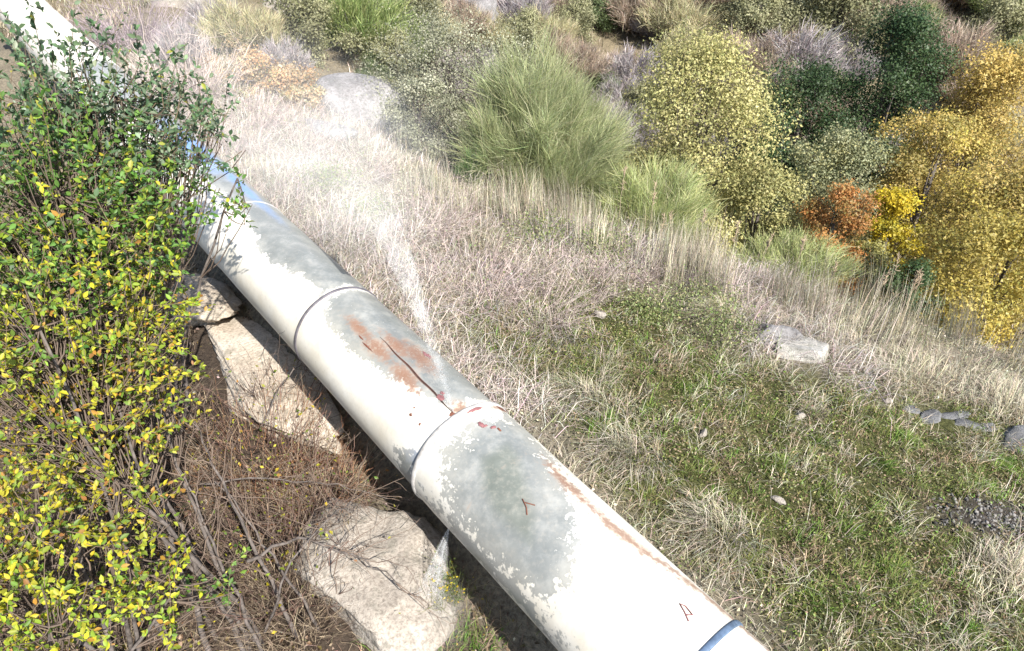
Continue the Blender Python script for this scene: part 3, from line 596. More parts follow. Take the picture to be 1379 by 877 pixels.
# ---------------------------------------------------------------- trees and bushes beyond the meadow
def tree(name, label, x, y, h, rad, pal, n, seed, leaf=.06, lobes=9, crown_from=.25, cat='tree', group=None, clump=.16, bark='bark', lean=(0, 0), top=.75):
    """tapered trunk with limbs; the crown is many leaf clumps at the limb ends"""
    n = int(n * 2.5); leaf = leaf * .68; clump = clump * .66; lobes = int(lobes * 1.6)
    r = np.random.default_rng(seed); root = thing(name, label, cat, (x, y, float(H(x, y)) - .03), 0, group)
    wood = MB(); zt = h * .72; tp = bend((0, 0, 0), (lean[0] * h, lean[1] * h, zt), 8, .04, 0, r); wood.add(*tube(tp, np.linspace(.035 * h ** .8, .012 * h ** .8, 8), 7))
    C = []; z0c = h * crown_from; hc = h - z0c
    for k in range(lobes):                        # egg shaped crown of unequal lobes, widest below the middle
        t = ((k + r.random()) / lobes) ** 1.15; prof = max(0, 1 - ((t - .36) / .66) ** 2) ** .5; lr = rad * r.uniform(.2, .42) * (.5 + .5 * prof)
        a = k * 2.4 + r.uniform(-.7, .7); rr = max(0, prof * rad * r.uniform(.75, 1.12) - lr * .75) * (r.random() ** .35); zz = z0c + hc * t; zz = min(max(zz, z0c + lr * .5), h - lr * .85)
        C.append((np.array([lean[0] * zz + rr * math.cos(a), lean[1] * zz + rr * math.sin(a), zz]), lr))
    cl = []; tone = []
    for c, lr in C:
        i = int(np.clip(c[2] / zt * 5, 1, 7)); wood.add(*tube(bend(tp[max(i - 2, 0)], c, 6, .07, 0, r), np.linspace(.013 * h ** .7, .005, 6), 5))
        m = max(6, int(n / lobes / 120)); d = unit(r.normal(size=(m, 3))); P = c + d * lr * (r.random((m, 1)) ** .3) * [1, 1, .85] * r.uniform(.8, 1.25, (m, 1))
        for p in P: 
            wood.add(*tube(bend(c, p, 3, .08, 0, r), [.006, .004, .002], 3)); cl.append(p)
        tone += [r.uniform(.75, 1.25)] * len(P)
    wood.build('trunk', M[bark], root, True)
    cl = np.array(cl); shade = r.choice(len(pal), len(cl), p=np.array([p[0] for p in pal]) / sum(p[0] for p in pal)); k = r.integers(0, len(cl), n)
    off = r.normal(0, clump * rad, (n, 3)) * [1, 1, .8]; pos = cl[k] + off
    cc = np.array([p[1] for p in pal])[shade[k]]; col = (pick(pal, n, r, .1) * .4 + cc * .6) * np.array(tone)[k][:, None]
    out = unit(pos - np.array([lean[0] * h * .5, lean[1] * h * .5, h * .45])); nr = out * .9 + unit(off) * 1.0 + r.normal(0, .4, (n, 3)) + [0, 0, .3]
    V, F = scatter(LEAF1, pos, unit(r.normal(size=(n, 3)) + [0, 0, -.3]), leaf * r.uniform(.5, 1.4, n), .75, r, nr)
    mb = MB(); mb.add(V, F, rep(col, 3)); tag(mb.build('crown', M['leaf'], root), kind='stuff'); return root
def broom(name, label, x, y, h, rad, cols, n, seed, cat='bush', group=None, wid=.004, stiff=.5, fine=True):
    """bush of fine upright green rods"""
    r = np.random.default_rng(seed); root = thing(name, label, cat, (x, y, float(H(x, y)) - .03), 0, group)
    n = int(n * 1.0); wid = wid * .85; K = 60
    st = MB(); tips = []
    for k in range(K):                            # woody stems fanning out to an uneven dome
        a = r.uniform(0, 2 * math.pi); s = rad * r.random() ** .5 * .95; hh = h * r.uniform(.6, .95) * (1 - .62 * (s / rad) ** 2)
        P = bend((.1 * math.cos(a), .1 * math.sin(a), 0), np.array([s * math.cos(a), s * math.sin(a), hh]), 7, .08, 0, r); st.add(*tube(P, np.linspace(.018, .005, 7), 4)); tips.append(P)
    st.build('stems', M['bark'], root, True)
    tips = np.array(tips); k = r.integers(0, K, n); t = 6 * r.random(n) ** .55; j = np.minimum(t.astype(int), 5); f = (t - j)[:, None]
    p0 = tips[k, j] * (1 - f) + tips[k, j + 1] * f + r.normal(0, .06 * rad, (n, 3))
    out = np.concatenate([p0[:, :2] / rad, np.zeros((n, 1))], 1)
    tid = k * 9 + (t * 1.5).astype(int); tuft = r.normal(0, .26, (K * 9 + 12, 3))[tid]; tcol = r.uniform(.75, 1.25, K * 9 + 12)[tid]
    d = unit(out * .7 + [0, 0, .8] + tuft + r.normal(0, .3, (n, 3))); L = (h * .19 * r.uniform(.5, 1.35, n))[:, None]
    side = unit(np.cross(d, r.normal(size=(n, 3)))); w = wid
    p1 = p0 + d * L * .6; p2 = p1 + unit(d + out * .15 + r.normal(0, .25, (n, 3))) * L * .5
    V = np.stack([p0 - side * w, p0 + side * w, p1 - side * w * .8, p1 + side * w * .8, p2], 1).reshape(-1, 3)
    F = (np.array([[0, 1, 3], [0, 3, 2], [2, 3, 4]])[None] + (np.arange(n) * 5)[:, None, None]).reshape(-1, 3)
    c = pick(cols, n, r, .15) * tcol[:, None]; mb = MB(); mb.add(V, F, rep(c, 5)); tag(mb.build('rods', M['leaf'], root), kind='stuff'); return root
BROOMG = [(3, (.34, .38, .19)), (2, (.42, .44, .24)), (1, (.22, .26, .12)), (1, (.48, .47, .3))]
BROOML = [(3, (.37, .42, .18)), (2, (.45, .47, .22)), (1, (.27, .32, .12)), (1, (.5, .48, .29))]
GREYLEAF = [(3, (.24, .25, .16)), (2, (.33, .33, .23)), (1, (.14, .15, .09)), (1.5, (.45, .44, .33))]
YTREE = [(3, (.46, .42, .17)), (2.5, (.37, .37, .15)), (1.5, (.24, .25, .1)), (1.4, (.57, .5, .24))]
OLIVE = [(3, (.25, .27, .15)), (2, (.35, .35, .2)), (1, (.14, .16, .08)), (.8, (.44, .4, .17))]
GOLD = [(3, (.46, .34, .10)), (2, (.36, .30, .09)), (1.3, (.22, .21, .07)), (1, (.56, .42, .16)), (.6, (.52, .44, .08))]
BRIGHT = [(3, (.55, .41, .03)), (2, (.42, .36, .04)), (1, (.28, .27, .05))]
ORANGE = [(3, (.45, .2, .06)), (2, (.36, .2, .07)), (1, (.25, .22, .07)), (1, (.5, .3, .12))]
DARKG = [(3, (.035, .07, .028)), (2, (.06, .1, .035)), (1, (.09, .13, .05))]
broom('broom_bush', 'large rounded pale green broom bush at the meadow edge', .5, 11.2, 2.75, 1.38, BROOMG, 36000, 301)
broom('broom_bush', 'lower yellow-green broom bush joining the large one', 2.2, 9.9, 1.7, 1.1, BROOML, 22000, 302)
broom('broom_bush', 'small deep green broom tuft beside the large broom', -.5, 10.6, .85, .42, [(3, (.13, .22, .07)), (1, (.2, .28, .1))], 5000, 303)
broom('broom_bush', 'feathery yellow-green broom below the orange bush', 4.4, 9.3, .95, 1.1, BROOML, 13000, 304)
tree('grey_leaved_shrub', 'tall loose shrub with small grey-green leaves beside the grey boulder', -1.25, 13.6, 3.1, 2.0, GREYLEAF, 15000, 311, .055, 14, .12, 'shrub')
tree('grey_leaved_shrub', 'sparse twiggy grey-green shrub between boulder and large broom', -1.6, 11.6, 1.5, .85, GREYLEAF, 6000, 312, .05, 9, .1, 'shrub')
tree('yellow_tree', 'broad yellow-green leafed tree standing next to the broom bushes', 3.5, 13, 5.0, 2.0, YTREE, 28000, 313, .07, 20, .12, top=.7)
tree('yellow_tree', 'lower yellow-green leafed tree leaning against the broad one', 4.5, 11.6, 2.7, 1.2, YTREE, 11000, 325, .065, 10, .1)
tree('olive_tree', 'grey-green round tree between yellow tree and golden trees', 6.7, 13.3, 4.1, 1.45, OLIVE, 17000, 314, .065, 13, .2)
tree('yellow_sapling', 'small bright yellow sapling beside the grey-green tree', 7.25, 11.8, 3.4, .75, BRIGHT, 5000, 315, .08, 7, .4)
tree('golden_tree', 'tallest golden tree with orange tinted top', 11.9, 17, 5.6, 1.9, [(3, (.48, .35, .11)), (2, (.4, .31, .09)), (1, (.27, .24, .07))], 18000, 316, .085, 14, .2)
tree('golden_tree', 'slim golden tree behind the bright yellow sapling', 9.8, 15.2, 4.9, 1.5, GOLD, 13000, 317, .08, 11, .2)
tree('golden_tree', 'wide golden tree at the slope edge with dark gaps', 9.4, 12.0, 4.2, 1.75, GOLD, 18000, 318, .075, 13, .15)
tree('golden_tree', 'low golden tree nearest the dry grass slope edge', 7.8, 9.4, 2.6, 1.55, [(3, (.5, .39, .09)), (2, (.4, .34, .09)), (1, (.25, .24, .06)), (1, (.58, .48, .16))], 13000, 319, .07, 10, .1)
tree('orange_bush', 'orange autumn bush between yellow tree and grey-green tree', 5.45, 10.4, 2.35, .85, ORANGE, 8000, 320, .06, 8, .1, 'bush')
tree('dark_evergreen', 'dark green evergreen tree above the golden trees', 9.5, 17.6, 6.0, 1.75, DARKG, 26000, 321, .085, 20, .03)
tree('dark_evergreen', 'dark bush put in for the shade behind the yellow tree', 7.4, 17.4, 4.8, 1.9, DARKG, 20000, 322, .085, 16, .03, 'bush')  # dark foliage added to stand for the shaded gap
tree('dark_bush', 'low dark green bush behind tall dry stalks', 6.3, 9.2, 1.4, .65, DARKG, 5000, 323, .05, 7, .1, 'bush')
tree('olive_bush', 'pale yellow-green bush above the low dark bush', 6.75, 11.4, 2.0, .7, OLIVE + [(2, (.36, .33, .08))], 7000, 324, .06, 8, .1, 'bush')
tree('orange_shrub', 'apricot leaved shrub behind the large broom', 1.75, 14.2, 2.3, .5, [(3, (.5, .36, .15)), (1, (.34, .3, .12))], 3500, 326, .06, 6, .3, 'shrub')

for i, (x, y, h, rd, lab) in enumerate([(-5.1, 13.4, .7, .9, 'rusty orange bracken patch beside the purple grey thicket'), (-4.3, 12.9, .6, .8, 'orange bracken patch above the flat grey rock'), (-3.75, 12.4, .45, .5, 'apricot bracken patch in front of the grey dome boulder')]):
    tree('bracken', lab, x, y, h, rd, [(3, (.48, .27, .13)), (2, (.42, .33, .2)), (2, (.5, .42, .3)), (1, (.25, .27, .12))], 2200, 340 + i, .06, 6, .0, 'bracken')
# hillside scrub: one of each kind, then copies
HILL = []
def hill_kind(name, label, pal, kind, seed, group):
    if kind == 'tree': o = tree(name, label, 0, 0, 1.7, 1.0, pal, 6500, seed, .07, 9, .08, 'shrub', group, .18)
    else: o = broom(name, label, 0, 0, 1.5, 1.0, pal, 8000, seed, 'shrub', group, .007)
    HILL.append([o, group, label, False]); return o
hill_kind('hill_shrub', 'olive grey leafy shrub on the far hillside', [(3, (0.257, 0.257, 0.135)), (2, (0.351, 0.338, 0.203)), (1, (0.162, 0.162, 0.081))], 'tree', 401, 'olive shrubs on the hillside')
hill_kind('hill_shrub', 'taupe leafless rounded shrub on the far hillside', [(3, (0.405, 0.324, 0.243)), (2, (0.513, 0.419, 0.338)), (1, (0.27, 0.216, 0.176))], 'broom', 402, 'taupe shrubs on the hillside')
hill_kind('hill_shrub', 'green broom shrub on the far hillside', [(3, (0.27, 0.338, 0.121)), (2, (0.365, 0.405, 0.176)), (1, (0.176, 0.23, 0.081))], 'broom', 403, 'green broom on the hillside')
hill_kind('hill_shrub', 'mauve grey bare shrub on the far hillside', [(3, (0.405, 0.365, 0.365)), (2, (0.513, 0.459, 0.446)), (1, (0.243, 0.216, 0.216))], 'broom', 404, 'mauve grey shrubs on the hillside')
hill_kind('hill_shrub', 'dark green shrub on the far hillside', [(3, (0.081, 0.121, 0.0473)), (2, (0.135, 0.176, 0.0675)), (1, (0.203, 0.23, 0.108))], 'tree', 405, 'dark shrubs on the hillside')
hill_kind('hill_shrub', 'pale straw coloured broom on the far hillside', [(3, (0.486, 0.446, 0.27)), (2, (0.581, 0.513, 0.338)), (1, (0.338, 0.338, 0.176))], 'broom', 406, 'straw pale broom on the hillside')
LANDMARKS = [(-30, 'up the slope beside the far pipe'), (-17, 'near the jutting pale rocks'), (-9, 'above the grey dome boulder'), (-2, 'behind the tall grey-leaved shrub'), (6, 'beyond the large broom bush'), (13, 'just above the broad yellow tree'), (19, 'beyond the dark bush added for shade'), (26, 'beside the dark evergreen tree'), (34, 'above the golden trees')]
def put_hill(k, x, y, s, sz=1.0):
    """place one hillside shrub; its label says its kind, its size and what it grows beside"""
    o, g, lab, used = HILL[k]; loc = (x, y, float(H(x, y)) - .05); rz = rng.uniform(0, 6.28); az = math.degrees(math.atan2(x, y))
    where = min(LANDMARKS, key=lambda q: abs(q[0] - az))[1]; size = 'big ' if s > 1.7 else ('small ' if s < 1.1 else '')
    lab = size + lab.replace('on the far hillside', where)
    if not used: o.location = loc; o.rotation_euler = (0, 0, rz); o.scale = (s, s, s * sz); HILL[k][3] = True; o['label'] = lab
    else: copy_thing(o, loc, rz, (s, s, s * sz), lab)
for k_, x_, y_, s_ in [(2, -4.0, 18.5, 1.44), (0, -4.7, 16.8, 1.05), (5, -5.8, 15.6, 0.89), (3, -4.6, 14.2, 0.60), (0, -3.0, 22.6, 1.29), (1, -1.7, 24.2, 1.12), (3, 0.3, 26.8, 1.09), (0, 2.3, 27.1, 1.12), (4, 3.4, 29.8, 1.06), (1, 5.2, 30.0, 1.69), (5, 6.5, 28.4, 1.62), (5, 6.7, 26.1, 1.38), (3, 4.2, 24.5, 1.32), (3, 3.6, 23.3, 1.15), (4, 3.2, 23.8, 0.78), (1, 8.1, 29.6, 1.66), (0, 11.4, 30.0, 2.32), (0, 12.1, 27.3, 2.16), (1, 14.5, 28.9, 1.81), (3, 9.9, 24.6, 1.87), (1, 8.3, 24.6, 1.60), (0, 9.0, 26.6, 1.54), (2, 16.6, 29.9, 1.24), (1, 16.5, 26.8, 1.58), (1, 16.6, 24.9, 1.09), (2, 20.8, 30.9, 1.74), (0, 19.2, 28.6, 1.65), (1, 18.0, 33.2, 1.67), (4, 16.0, 30.5, 0.94), (3, 12.3, 26.0, 1.26), (0, 6.0, 31.4, 1.42), (1, 1.3, 24.9, 1.05), (0, 0.3, 24.2, 1.15), (1, 2.4, 24.5, 1.18), (2, 10.6, 31.8, 1.44), (3, 16.1, 32.5, 1.47), (1, 20.0, 33.2, 1.34), (4, 8.6, 28.4, 0.88), (1, -3.3, 25.5, 1.03), (3, -6.7, 16.2, 0.67), (3, -6.3, 13.6, 0.57), (0, -2.9, 17.1, 0.82), (1, 13.1, 32.4, 1.96), (5, -0.7, 24.3, 1.01), (4, -3.3, 16.9, 0.45), (0, 4.5, 22.5, 1.13), (3, 5.6, 24.4, 1.06), (4, 0.8, 22.9, 0.74), (3, 9.9, 31.8, 1.28), (0, 14.1, 31.4, 1.76), (1, 10.1, 26.4, 1.26), (5, 9.1, 28.5, 1.32), ]:
    put_hill(k_, x_, y_, s_ * 1.05, .95)
rh = np.random.default_rng(4242); nh = 0
while nh < 95:
    y_ = rh.uniform(17, 33); x_ = y_ * rh.uniform(-.38, .78)
    if not in_view(np.array([x_]), np.array([y_]), .02)[0] or y_ - float(ridge(x_)) < 8: continue
    put_hill(int(rh.choice([0, 1, 1, 2, 3, 3, 4, 5])), x_, y_, rh.uniform(.55, 1.35), .9); nh += 1

# ---------------------------------------------------------------- grass
STRAW = [(3, (.52, .46, .35)), (2, (.65, .59, .47)), (1.5, (.37, .33, .26)), (1.2, (.18, .16, .12)), (1.5, (.29, .3, .18))]
PINK = [(3, (.57, .49, .44)), (2, (.69, .61, .56)), (1.5, (.42, .35, .33)), (1, (.24, .2, .19)), (.6, (.32, .33, .22))]
TURF = [(3, (.16, .195, .055)), (2, (.22, .24, .075)), (1.6, (.25, .21, .11)), (1.4, (.10, .12, .04)), (1, (.33, .27, .18)), (1.2, (.19, .28, .06))]
LUSH = [(3, (.15, .27, .05)), (2, (.22, .33, .07)), (1, (.1, .18, .035))]
OLIVEG = [(3, (.27, .26, .14)), (2, (.36, .32, .2)), (1, (.2, .2, .1))]
def field(name, label, N, box, keep, h, wid, pal, seed, lean=.5, droop=.3, az0=None, azs=.8, cl=0.0, palfn=None):
    r = np.random.default_rng(seed); x = r.uniform(box[0], box[1], N); y = r.uniform(box[2], box[3], N)
    if cl:                                        # gather the blades into tufts
        k = int(N / 28); cx = r.uniform(box[0], box[1], k); cy = r.uniform(box[2], box[3], k); i = r.integers(0, k, N)
        x = cx[i] + r.normal(0, cl, N); y = cy[i] + r.normal(0, cl, N)
    m = in_view(x, y); x, y = x[m], y[m]
    p = keep(x, y); m = r.random(len(x)) < p; x, y = x[m], y[m]; n = len(x)
    tuft = fbm(x * 2.2, y * 2.2, seed + 1, 3)
    hh = h * r.uniform(.45, 1.2, n) * (.45 + 1.1 * tuft)
    az = (r.uniform(0, 2 * math.pi, n) if az0 is None else az0 + (fbm(x * .9, y * .9, seed + 2) - .5) * 5 * azs + r.normal(0, .55 * azs, n))
    ln = np.clip(lean * r.uniform(.3, 1.4, n), 0, 1.2)
    col = pick(pal, n, r, .2) * (.72 + .56 * fbm(x * 1.3, y * 1.3, seed + 4, 3))[:, None]
    mb = MB(); mb.add(*blades(x, y, hh, wid * r.uniform(.6, 1.3, n), az, ln, col, None, droop))
    o = mb.build(name, M['grass']); return tag(o, label, 'grass', kind='stuff')
def off_rocks(x, y):
    d = ((x + 1.12) / .72) ** 2 + ((y - 3.42) / .66) ** 2
    du, dv = (x + 2.55) * PD[0] + (y - 5.42) * PD[1], (x + 2.55) * PN[0] + (y - 5.42) * PN[1]
    e = (du / 1.55) ** 2 + (dv / .55) ** 2
    st = 1.0
    for sx, sy, sr in ((3.2, 6.1, .3), (3.22, 5.85, .28), (2.84, 5.0, .12), (1.77, 4.57, .12), (4.0, 5.48, .13), (1.02, 6.45, .14), (4.5, 5.3, .3), (2.25, 3.86, .1)):
        st = st * sstep(.6, 1.1, np.hypot(x - sx, y - sy) / sr)
    return st * sstep(.85, 1.1, d) * sstep(.8, 1.15, e)
def k_straw(x, y):
    u, v = to_uv(x, y); w = y - ridge(x); return off_rocks(x, y) * (1 - moss_field(x, y)) * sstep(.32, .5, v) * sstep(1.6, .6, w)
def k_turf(x, y):
    u, v = to_uv(x, y); return off_rocks(x, y) * moss_field(x, y) * sstep(.4, .7, v) * (1 - .9 * np.exp(-(((x - 4.3) / .7) ** 2 + ((y - 3.95) / .26) ** 2) ** 2))
field('straw_grass', 'long tangled straw coloured dry grass beside the pipe', 100000, (-8, 8, 1.5, 15), k_straw, .24, .0026, STRAW, 501, .95, .6, None, 1.4, .10)
field('pink_dead_grass', 'pinkish grey flattened dead grass stalks on the upper meadow', 70000, (-7, 4, 4.5, 14), lambda x, y: k_straw(x, y) * sstep(.42, .56, fbm(x * .6, y * .6, 61) + .08 * sstep(0, 3, to_uv(x, y)[0])), .44, .003, PINK, 502, 1.1, .7, None, 1.2, .14)
field('olive_grass', 'olive green grass mixed into the dry meadow', 60000, (-8, 8, 1.5, 14), lambda x, y: k_straw(x, y) * sstep(.44, .56, fbm(x * .8, y * .8, 71)), .16, .0028, OLIVEG, 503, .7, .4, None, 1, .07)
field('turf', 'short mossy green turf on the lower meadow', 170000, (-1, 9, 1, 9), lambda x, y: k_turf(x, y) * sstep(.40, .50, fbm(x * 3, y * 3, 111, 3)), .12, .003, TURF, 504, .7, .4, None, 1, .035)
field('brown_heath', 'brown and straw coloured low heath mixed into the green turf', 90000, (-1, 9, 1, 9), lambda x, y: k_turf(x, y) * sstep(.52, .44, fbm(x * 3, y * 3, 111, 3)), .12, .003, [(3, (.28, .21, .13)), (2, (.38, .3, .2)), (2, (.17, .13, .08)), (1, (.5, .42, .31)), (1, (.2, .19, .08))], 514, .8, .5, None, 1, .035)
field('weed_leaves', 'low broad leaved weeds scattered through the turf', 22000, (-1, 9, 1, 9), lambda x, y: k_turf(x, y) * sstep(.5, .6, fbm(x * 2, y * 2, 115, 3)), .06, .009, TURF + LUSH[:2], 515, .9, .3, None, 1, .05)
field('turf_straw', 'dead straw lying in the short turf', 26000, (-1, 9, 1, 9), k_turf, .26, .0022, STRAW, 505, 1.0, .5, None, 1, .05)
field('green_tufts', 'bright green young grass tufts in the turf', 26000, (-1, 9, 1, 9), lambda x, y: k_turf(x, y) * sstep(.50, .62, fbm(x * 1.1, y * 1.1, 81)), .15, .003, LUSH, 506, .45, .2, None, 1, .035)
field('edge_stalks', 'tall pale dry grass stalks along the edge of the slope', 52000, (-3, 10, 5, 11), lambda x, y: sstep(-1.1, -.5, y - ridge(x)) * sstep(1.5, .9, y - ridge(x)) * sstep(.3, .6, fbm(x * 1.2, y * 1.2, 91)), .75, .0024, STRAW, 507, .25, .2, 2.6, 1.2, .07)
field('hill_grass', 'dry straw grass between the shrubs of the hillside', 60000, (-20, 30, 9, 38), lambda x, y: sstep(.6, 1.6, y - ridge(x)) * sstep(.3, .5, fbm(x * .5, y * .5, 95)), .5, .012, [(2, (.42, .36, .27)), (2, (.3, .28, .17)), (1.5, (.2, .17, .11)), (1, (.5, .43, .35))], 508, .6, .4, None, 1, .2)
def k_left(x, y):
    u, v = to_uv(x, y); return sstep(-.05, -.3, v) * off_rocks(x, y) * sstep(.3, .55, fbm(x * 1.4, y * 1.4, 97) + .1)
field('hollow_grass', 'brown and straw grass in the hollow on the shrub side of the pipe', 80000, (-9, 1.5, 1, 12), k_left, .22, .003, [(3, (.30, .22, .15)), (2, (.42, .33, .23)), (2, (.17, .13, .09)), (1, (.2, .2, .08))], 509, .8, .4, None, 1, .08)
field('wet_grass', 'bright green wet grass at the foot of the boulder under the leak', 9000, (-1.3, .3, 2.2, 3.4), lambda x, y: np.exp(-(((x + .55) / .42) ** 2 + ((y - 2.78) / .22) ** 2) ** 2), .17, .003, LUSH, 510, .6, .4, None, 1, .05)

def litter(name, label, N, box, keep, zmax, size, pal, seed, flat=1.5):
    """small leaves and sprigs lying on or growing just over the ground"""
    r = np.random.default_rng(seed); x = r.uniform(box[0], box[1], N); y = r.uniform(box[2], box[3], N); m = in_view(x, y) & (r.random(N) < keep(x, y)); x, y = x[m], y[m]; n = len(x)
    z = H(x, y) + zmax * r.random(n) * (.3 + 1.4 * fbm(x * 5, y * 5, seed + 1, 2)); pos = np.stack([x, y, z], 1)
    col = pick(pal, n, r, .25) * (.6 + .8 * fbm(x * 3, y * 3, seed + 2, 3))[:, None]
    V, F = scatter(LEAF2, pos, r.normal(size=(n, 3)) * [1, 1, .5], size * r.uniform(.5, 1.4, n), .6, r, r.normal(size=(n, 3)) + [0, 0, flat])
    mb = MB(); mb.add(V, F, rep(col, 4)); return tag(mb.build(name, M['leaf']), label, 'ground cover', kind='stuff')
litter('low_sprigs', 'tiny leaved olive and brown ground plants covering the turf', 120000, (-.5, 7, 1.2, 8), k_turf, .055, .022, TURF + [(2, (.3, .22, .13)), (1, (.4, .34, .22))], 520, .8)
litter('leaf_litter', 'fallen brown and yellow leaves on the earth beneath the shrubs', 30000, (-7, 1, 1, 9), lambda x, y: sstep(-.1, -.35, to_uv(x, y)[1]) * (.15 + .85 * off_rocks(x, y)), .03, .04, [(3, (.2, .13, .08)), (3, (.3, .22, .15)), (1, (.4, .3, .08)), (1.5, (.1, .07, .05)), (1, (.45, .38, .3))], 521)
litter('meadow_litter', 'broken dead leaves and stalk bits lying between the dry grass', 60000, (-7, 8, 2, 13), k_straw, .05, .03, STRAW + [(2, (.2, .16, .1))], 522, .6)
# single tussocks one can point at
def tussock(label, x, y, n, h, rad, pal, seed, az=None, group=None, lean=.85, wid=.0035):
    r = np.random.default_rng(seed); a = r.uniform(0, 2 * math.pi, n); s = rad * r.random(n) ** .7
    px, py = s * np.cos(a) * .8 + r.normal(0, .03, n), s * np.sin(a) * .55 + r.normal(0, .03, n); z0 = float(H(x, y)); zz = H(x + px, y + py) - z0
    V, F, C = blades(px, py, h * r.uniform(.25, 1.15, n) * (1.2 - .7 * s / rad), np.full(n, wid) * r.uniform(.5, 1.1, n), (a * .3 + az + r.normal(0, .7, n)) if az is not None else a * .45 + r.uniform(0, 6.28) + r.normal(0, .8, n), np.clip(lean * r.uniform(.3, 1.2, n), 0, 1.1), pick(pal, n, r, .2), zz, .5)
    root = thing('grass_tussock', label, 'tussock', (x, y, z0), 0, group); mb = MB(); mb.add(V, F, C); tag(mb.build('blades', M['grass'], root), kind='stuff')
    return root
for i, (x, y, n, h, rad, lab) in enumerate([(1.02, 4.2, 900, .45, .45, 'straw tussock spilling over beside the split in the pipe'), (1.62, 3.45, 900, .42, .5, 'straw tussock on the turf next to the rusty streak'),
        (4.0, 3.3, 900, .36, .6, 'big grey straw tussock below the bare gravel patch'), (4.55, 6.0, 1000, .45, .7, 'tall straw tussock between slate strip and slope edge'), (3.75, 6.5, 900, .45, .6, 'straw tussock growing behind the bright white rock'),
        (5.4, 5.6, 1000, .45, .7, 'spreading pale tussock at the end of the slope edge'), (.62, 4.9, 900, .4, .5, 'straw tussock pressed against the valley side of the leaking joint'), (2.45, 6.6, 1100, .5, .3, 'green-grey tussock in front of the shaded bank by the white rock'),
        (-.2, 6.4, 700, .32, .8, 'pinkish tussock of dead stalks above the pipe joint band'), (.55, 6.0, 700, .3, .8, 'flattened tussock of crossing dead stalks on the meadow')]):
    tussock(lab, x, y, n, h, rad, PINK if i in (8, 9) else (OLIVEG + STRAW[:2] if i == 7 else STRAW), 600 + i, [2.6, 2.4, .3, 1.2, 2.0, .8, 2.6, 2.0, 2.3, 2.9][i])
for i, (x, y) in enumerate([(1.75, 5.3), (2.4, 4.3), (2.75, 3.7), (3.0, 3.3), (2.5, 3.0), (3.5, 4.5), (3.9, 4.9), (2.2, 2.9), (4.8, 4.7), (3.3, 2.8), (2.9, 4.7), (4.4, 4.3)]):
    tussock('small bright green grass tuft in the short turf', x, y, 420, .15, .22, LUSH + TURF[:2], 640 + i, None, 'green tufts in the turf', .5, .003)
for i, (x, y, s) in enumerate([(3.05, 6.45, .6), (2.8, 6.6, .5), (4.0, 5.75, .35), (3.0, 5.1, .3)]):  # first two: dark twigs added to stand for shadow under the grass
    twig_bush('dead_shrub', ['dark twigs added as the shade behind the bright white rock', 'dark twigs added as the shade of the bank', 'dark dead heather by the pale bluish stone', 'dark twigs lying beside the small white stone'][i], x, y, s * .6, s * .45, 220, 700 + i, [(.05, .055, .05), (.12, .095, .08), (.3, .25, .2)], cat='heather')
# tall single stalks
def stalk(x, y, h, seed):
    r = np.random.default_rng(seed); P = bend((0, 0, -.03), (r.normal(0, .06), r.normal(0, .06), h), 6, .03, 0, r); mb = MB(); mb.add(*tube(P, np.linspace(.006, .003, 6), 4), (.5, .42, .3))
    for k in range(26):
        t = r.uniform(.7, 1); p = P[0] + (P[-1] - P[0]) * t; mb.add(*tube(np.array([p, p + unit(r.normal(0, .5, 3) + [0, 0, .8]) * .06]), [.006, .003], 3), (.42, .33, .23))
    o = mb.build('dry_stalk', M['grass']); o.location = (x, y, float(H(x, y))); return tag(o, 'tall dry flower stalk standing at the edge of the slope', 'stalk', 'tall dry stalks at the slope edge')
rs = np.random.default_rng(9)
for i in range(26):
    x = rs.uniform(1.5, 7.5); stalk(x, float(ridge(x)) + rs.uniform(-.1, .7), rs.uniform(.6, 1.05), 800 + i)

# ---------------------------------------------------------------- leaking water
def water_mat():
    m, N, L, P = new_mat('water_drops')
    P.inputs['Base Color'].default_value = (.93, .95, .97, 1); P.inputs['Roughness'].default_value = .25; P.inputs['IOR'].default_value = 1.33
    t = N.new('ShaderNodeBsdfTranslucent'); t.inputs[0].default_value = (.95, .96, .98, 1); mx = N.new('ShaderNodeMixShader'); mx.inputs[0].default_value = .5
    L.new(P.outputs[0], mx.inputs[1]); L.new(t.outputs[0], mx.inputs[2]); L.new(mx.outputs[0], N['Material Output'].inputs[0]); return m
M['water'] = water_mat()
TET = np.array([[1, 0, -.7], [-1, 0, -.7], [0, 1, .7], [0, -1, .7]]) * .6; TETF = np.array([[0, 1, 2], [0, 3, 1], [0, 2, 3], [1, 3, 2]])
def drops(pos, vel, size, stretch):
    N = len(pos); a = unit(vel); b = unit(np.cross(a, [.3, .2, .9])); c = np.cross(a, b); s = size[:, None, None]
    V = pos[:, None] + s * (TET[None, :, :1] * b[:, None] + TET[None, :, 1:2] * c[:, None] + TET[None, :, 2:] * a[:, None] * stretch[:, None, None])
    return V.reshape(-1, 3), (TETF[None] + (np.arange(N) * 4)[:, None, None]).reshape(-1, 3)
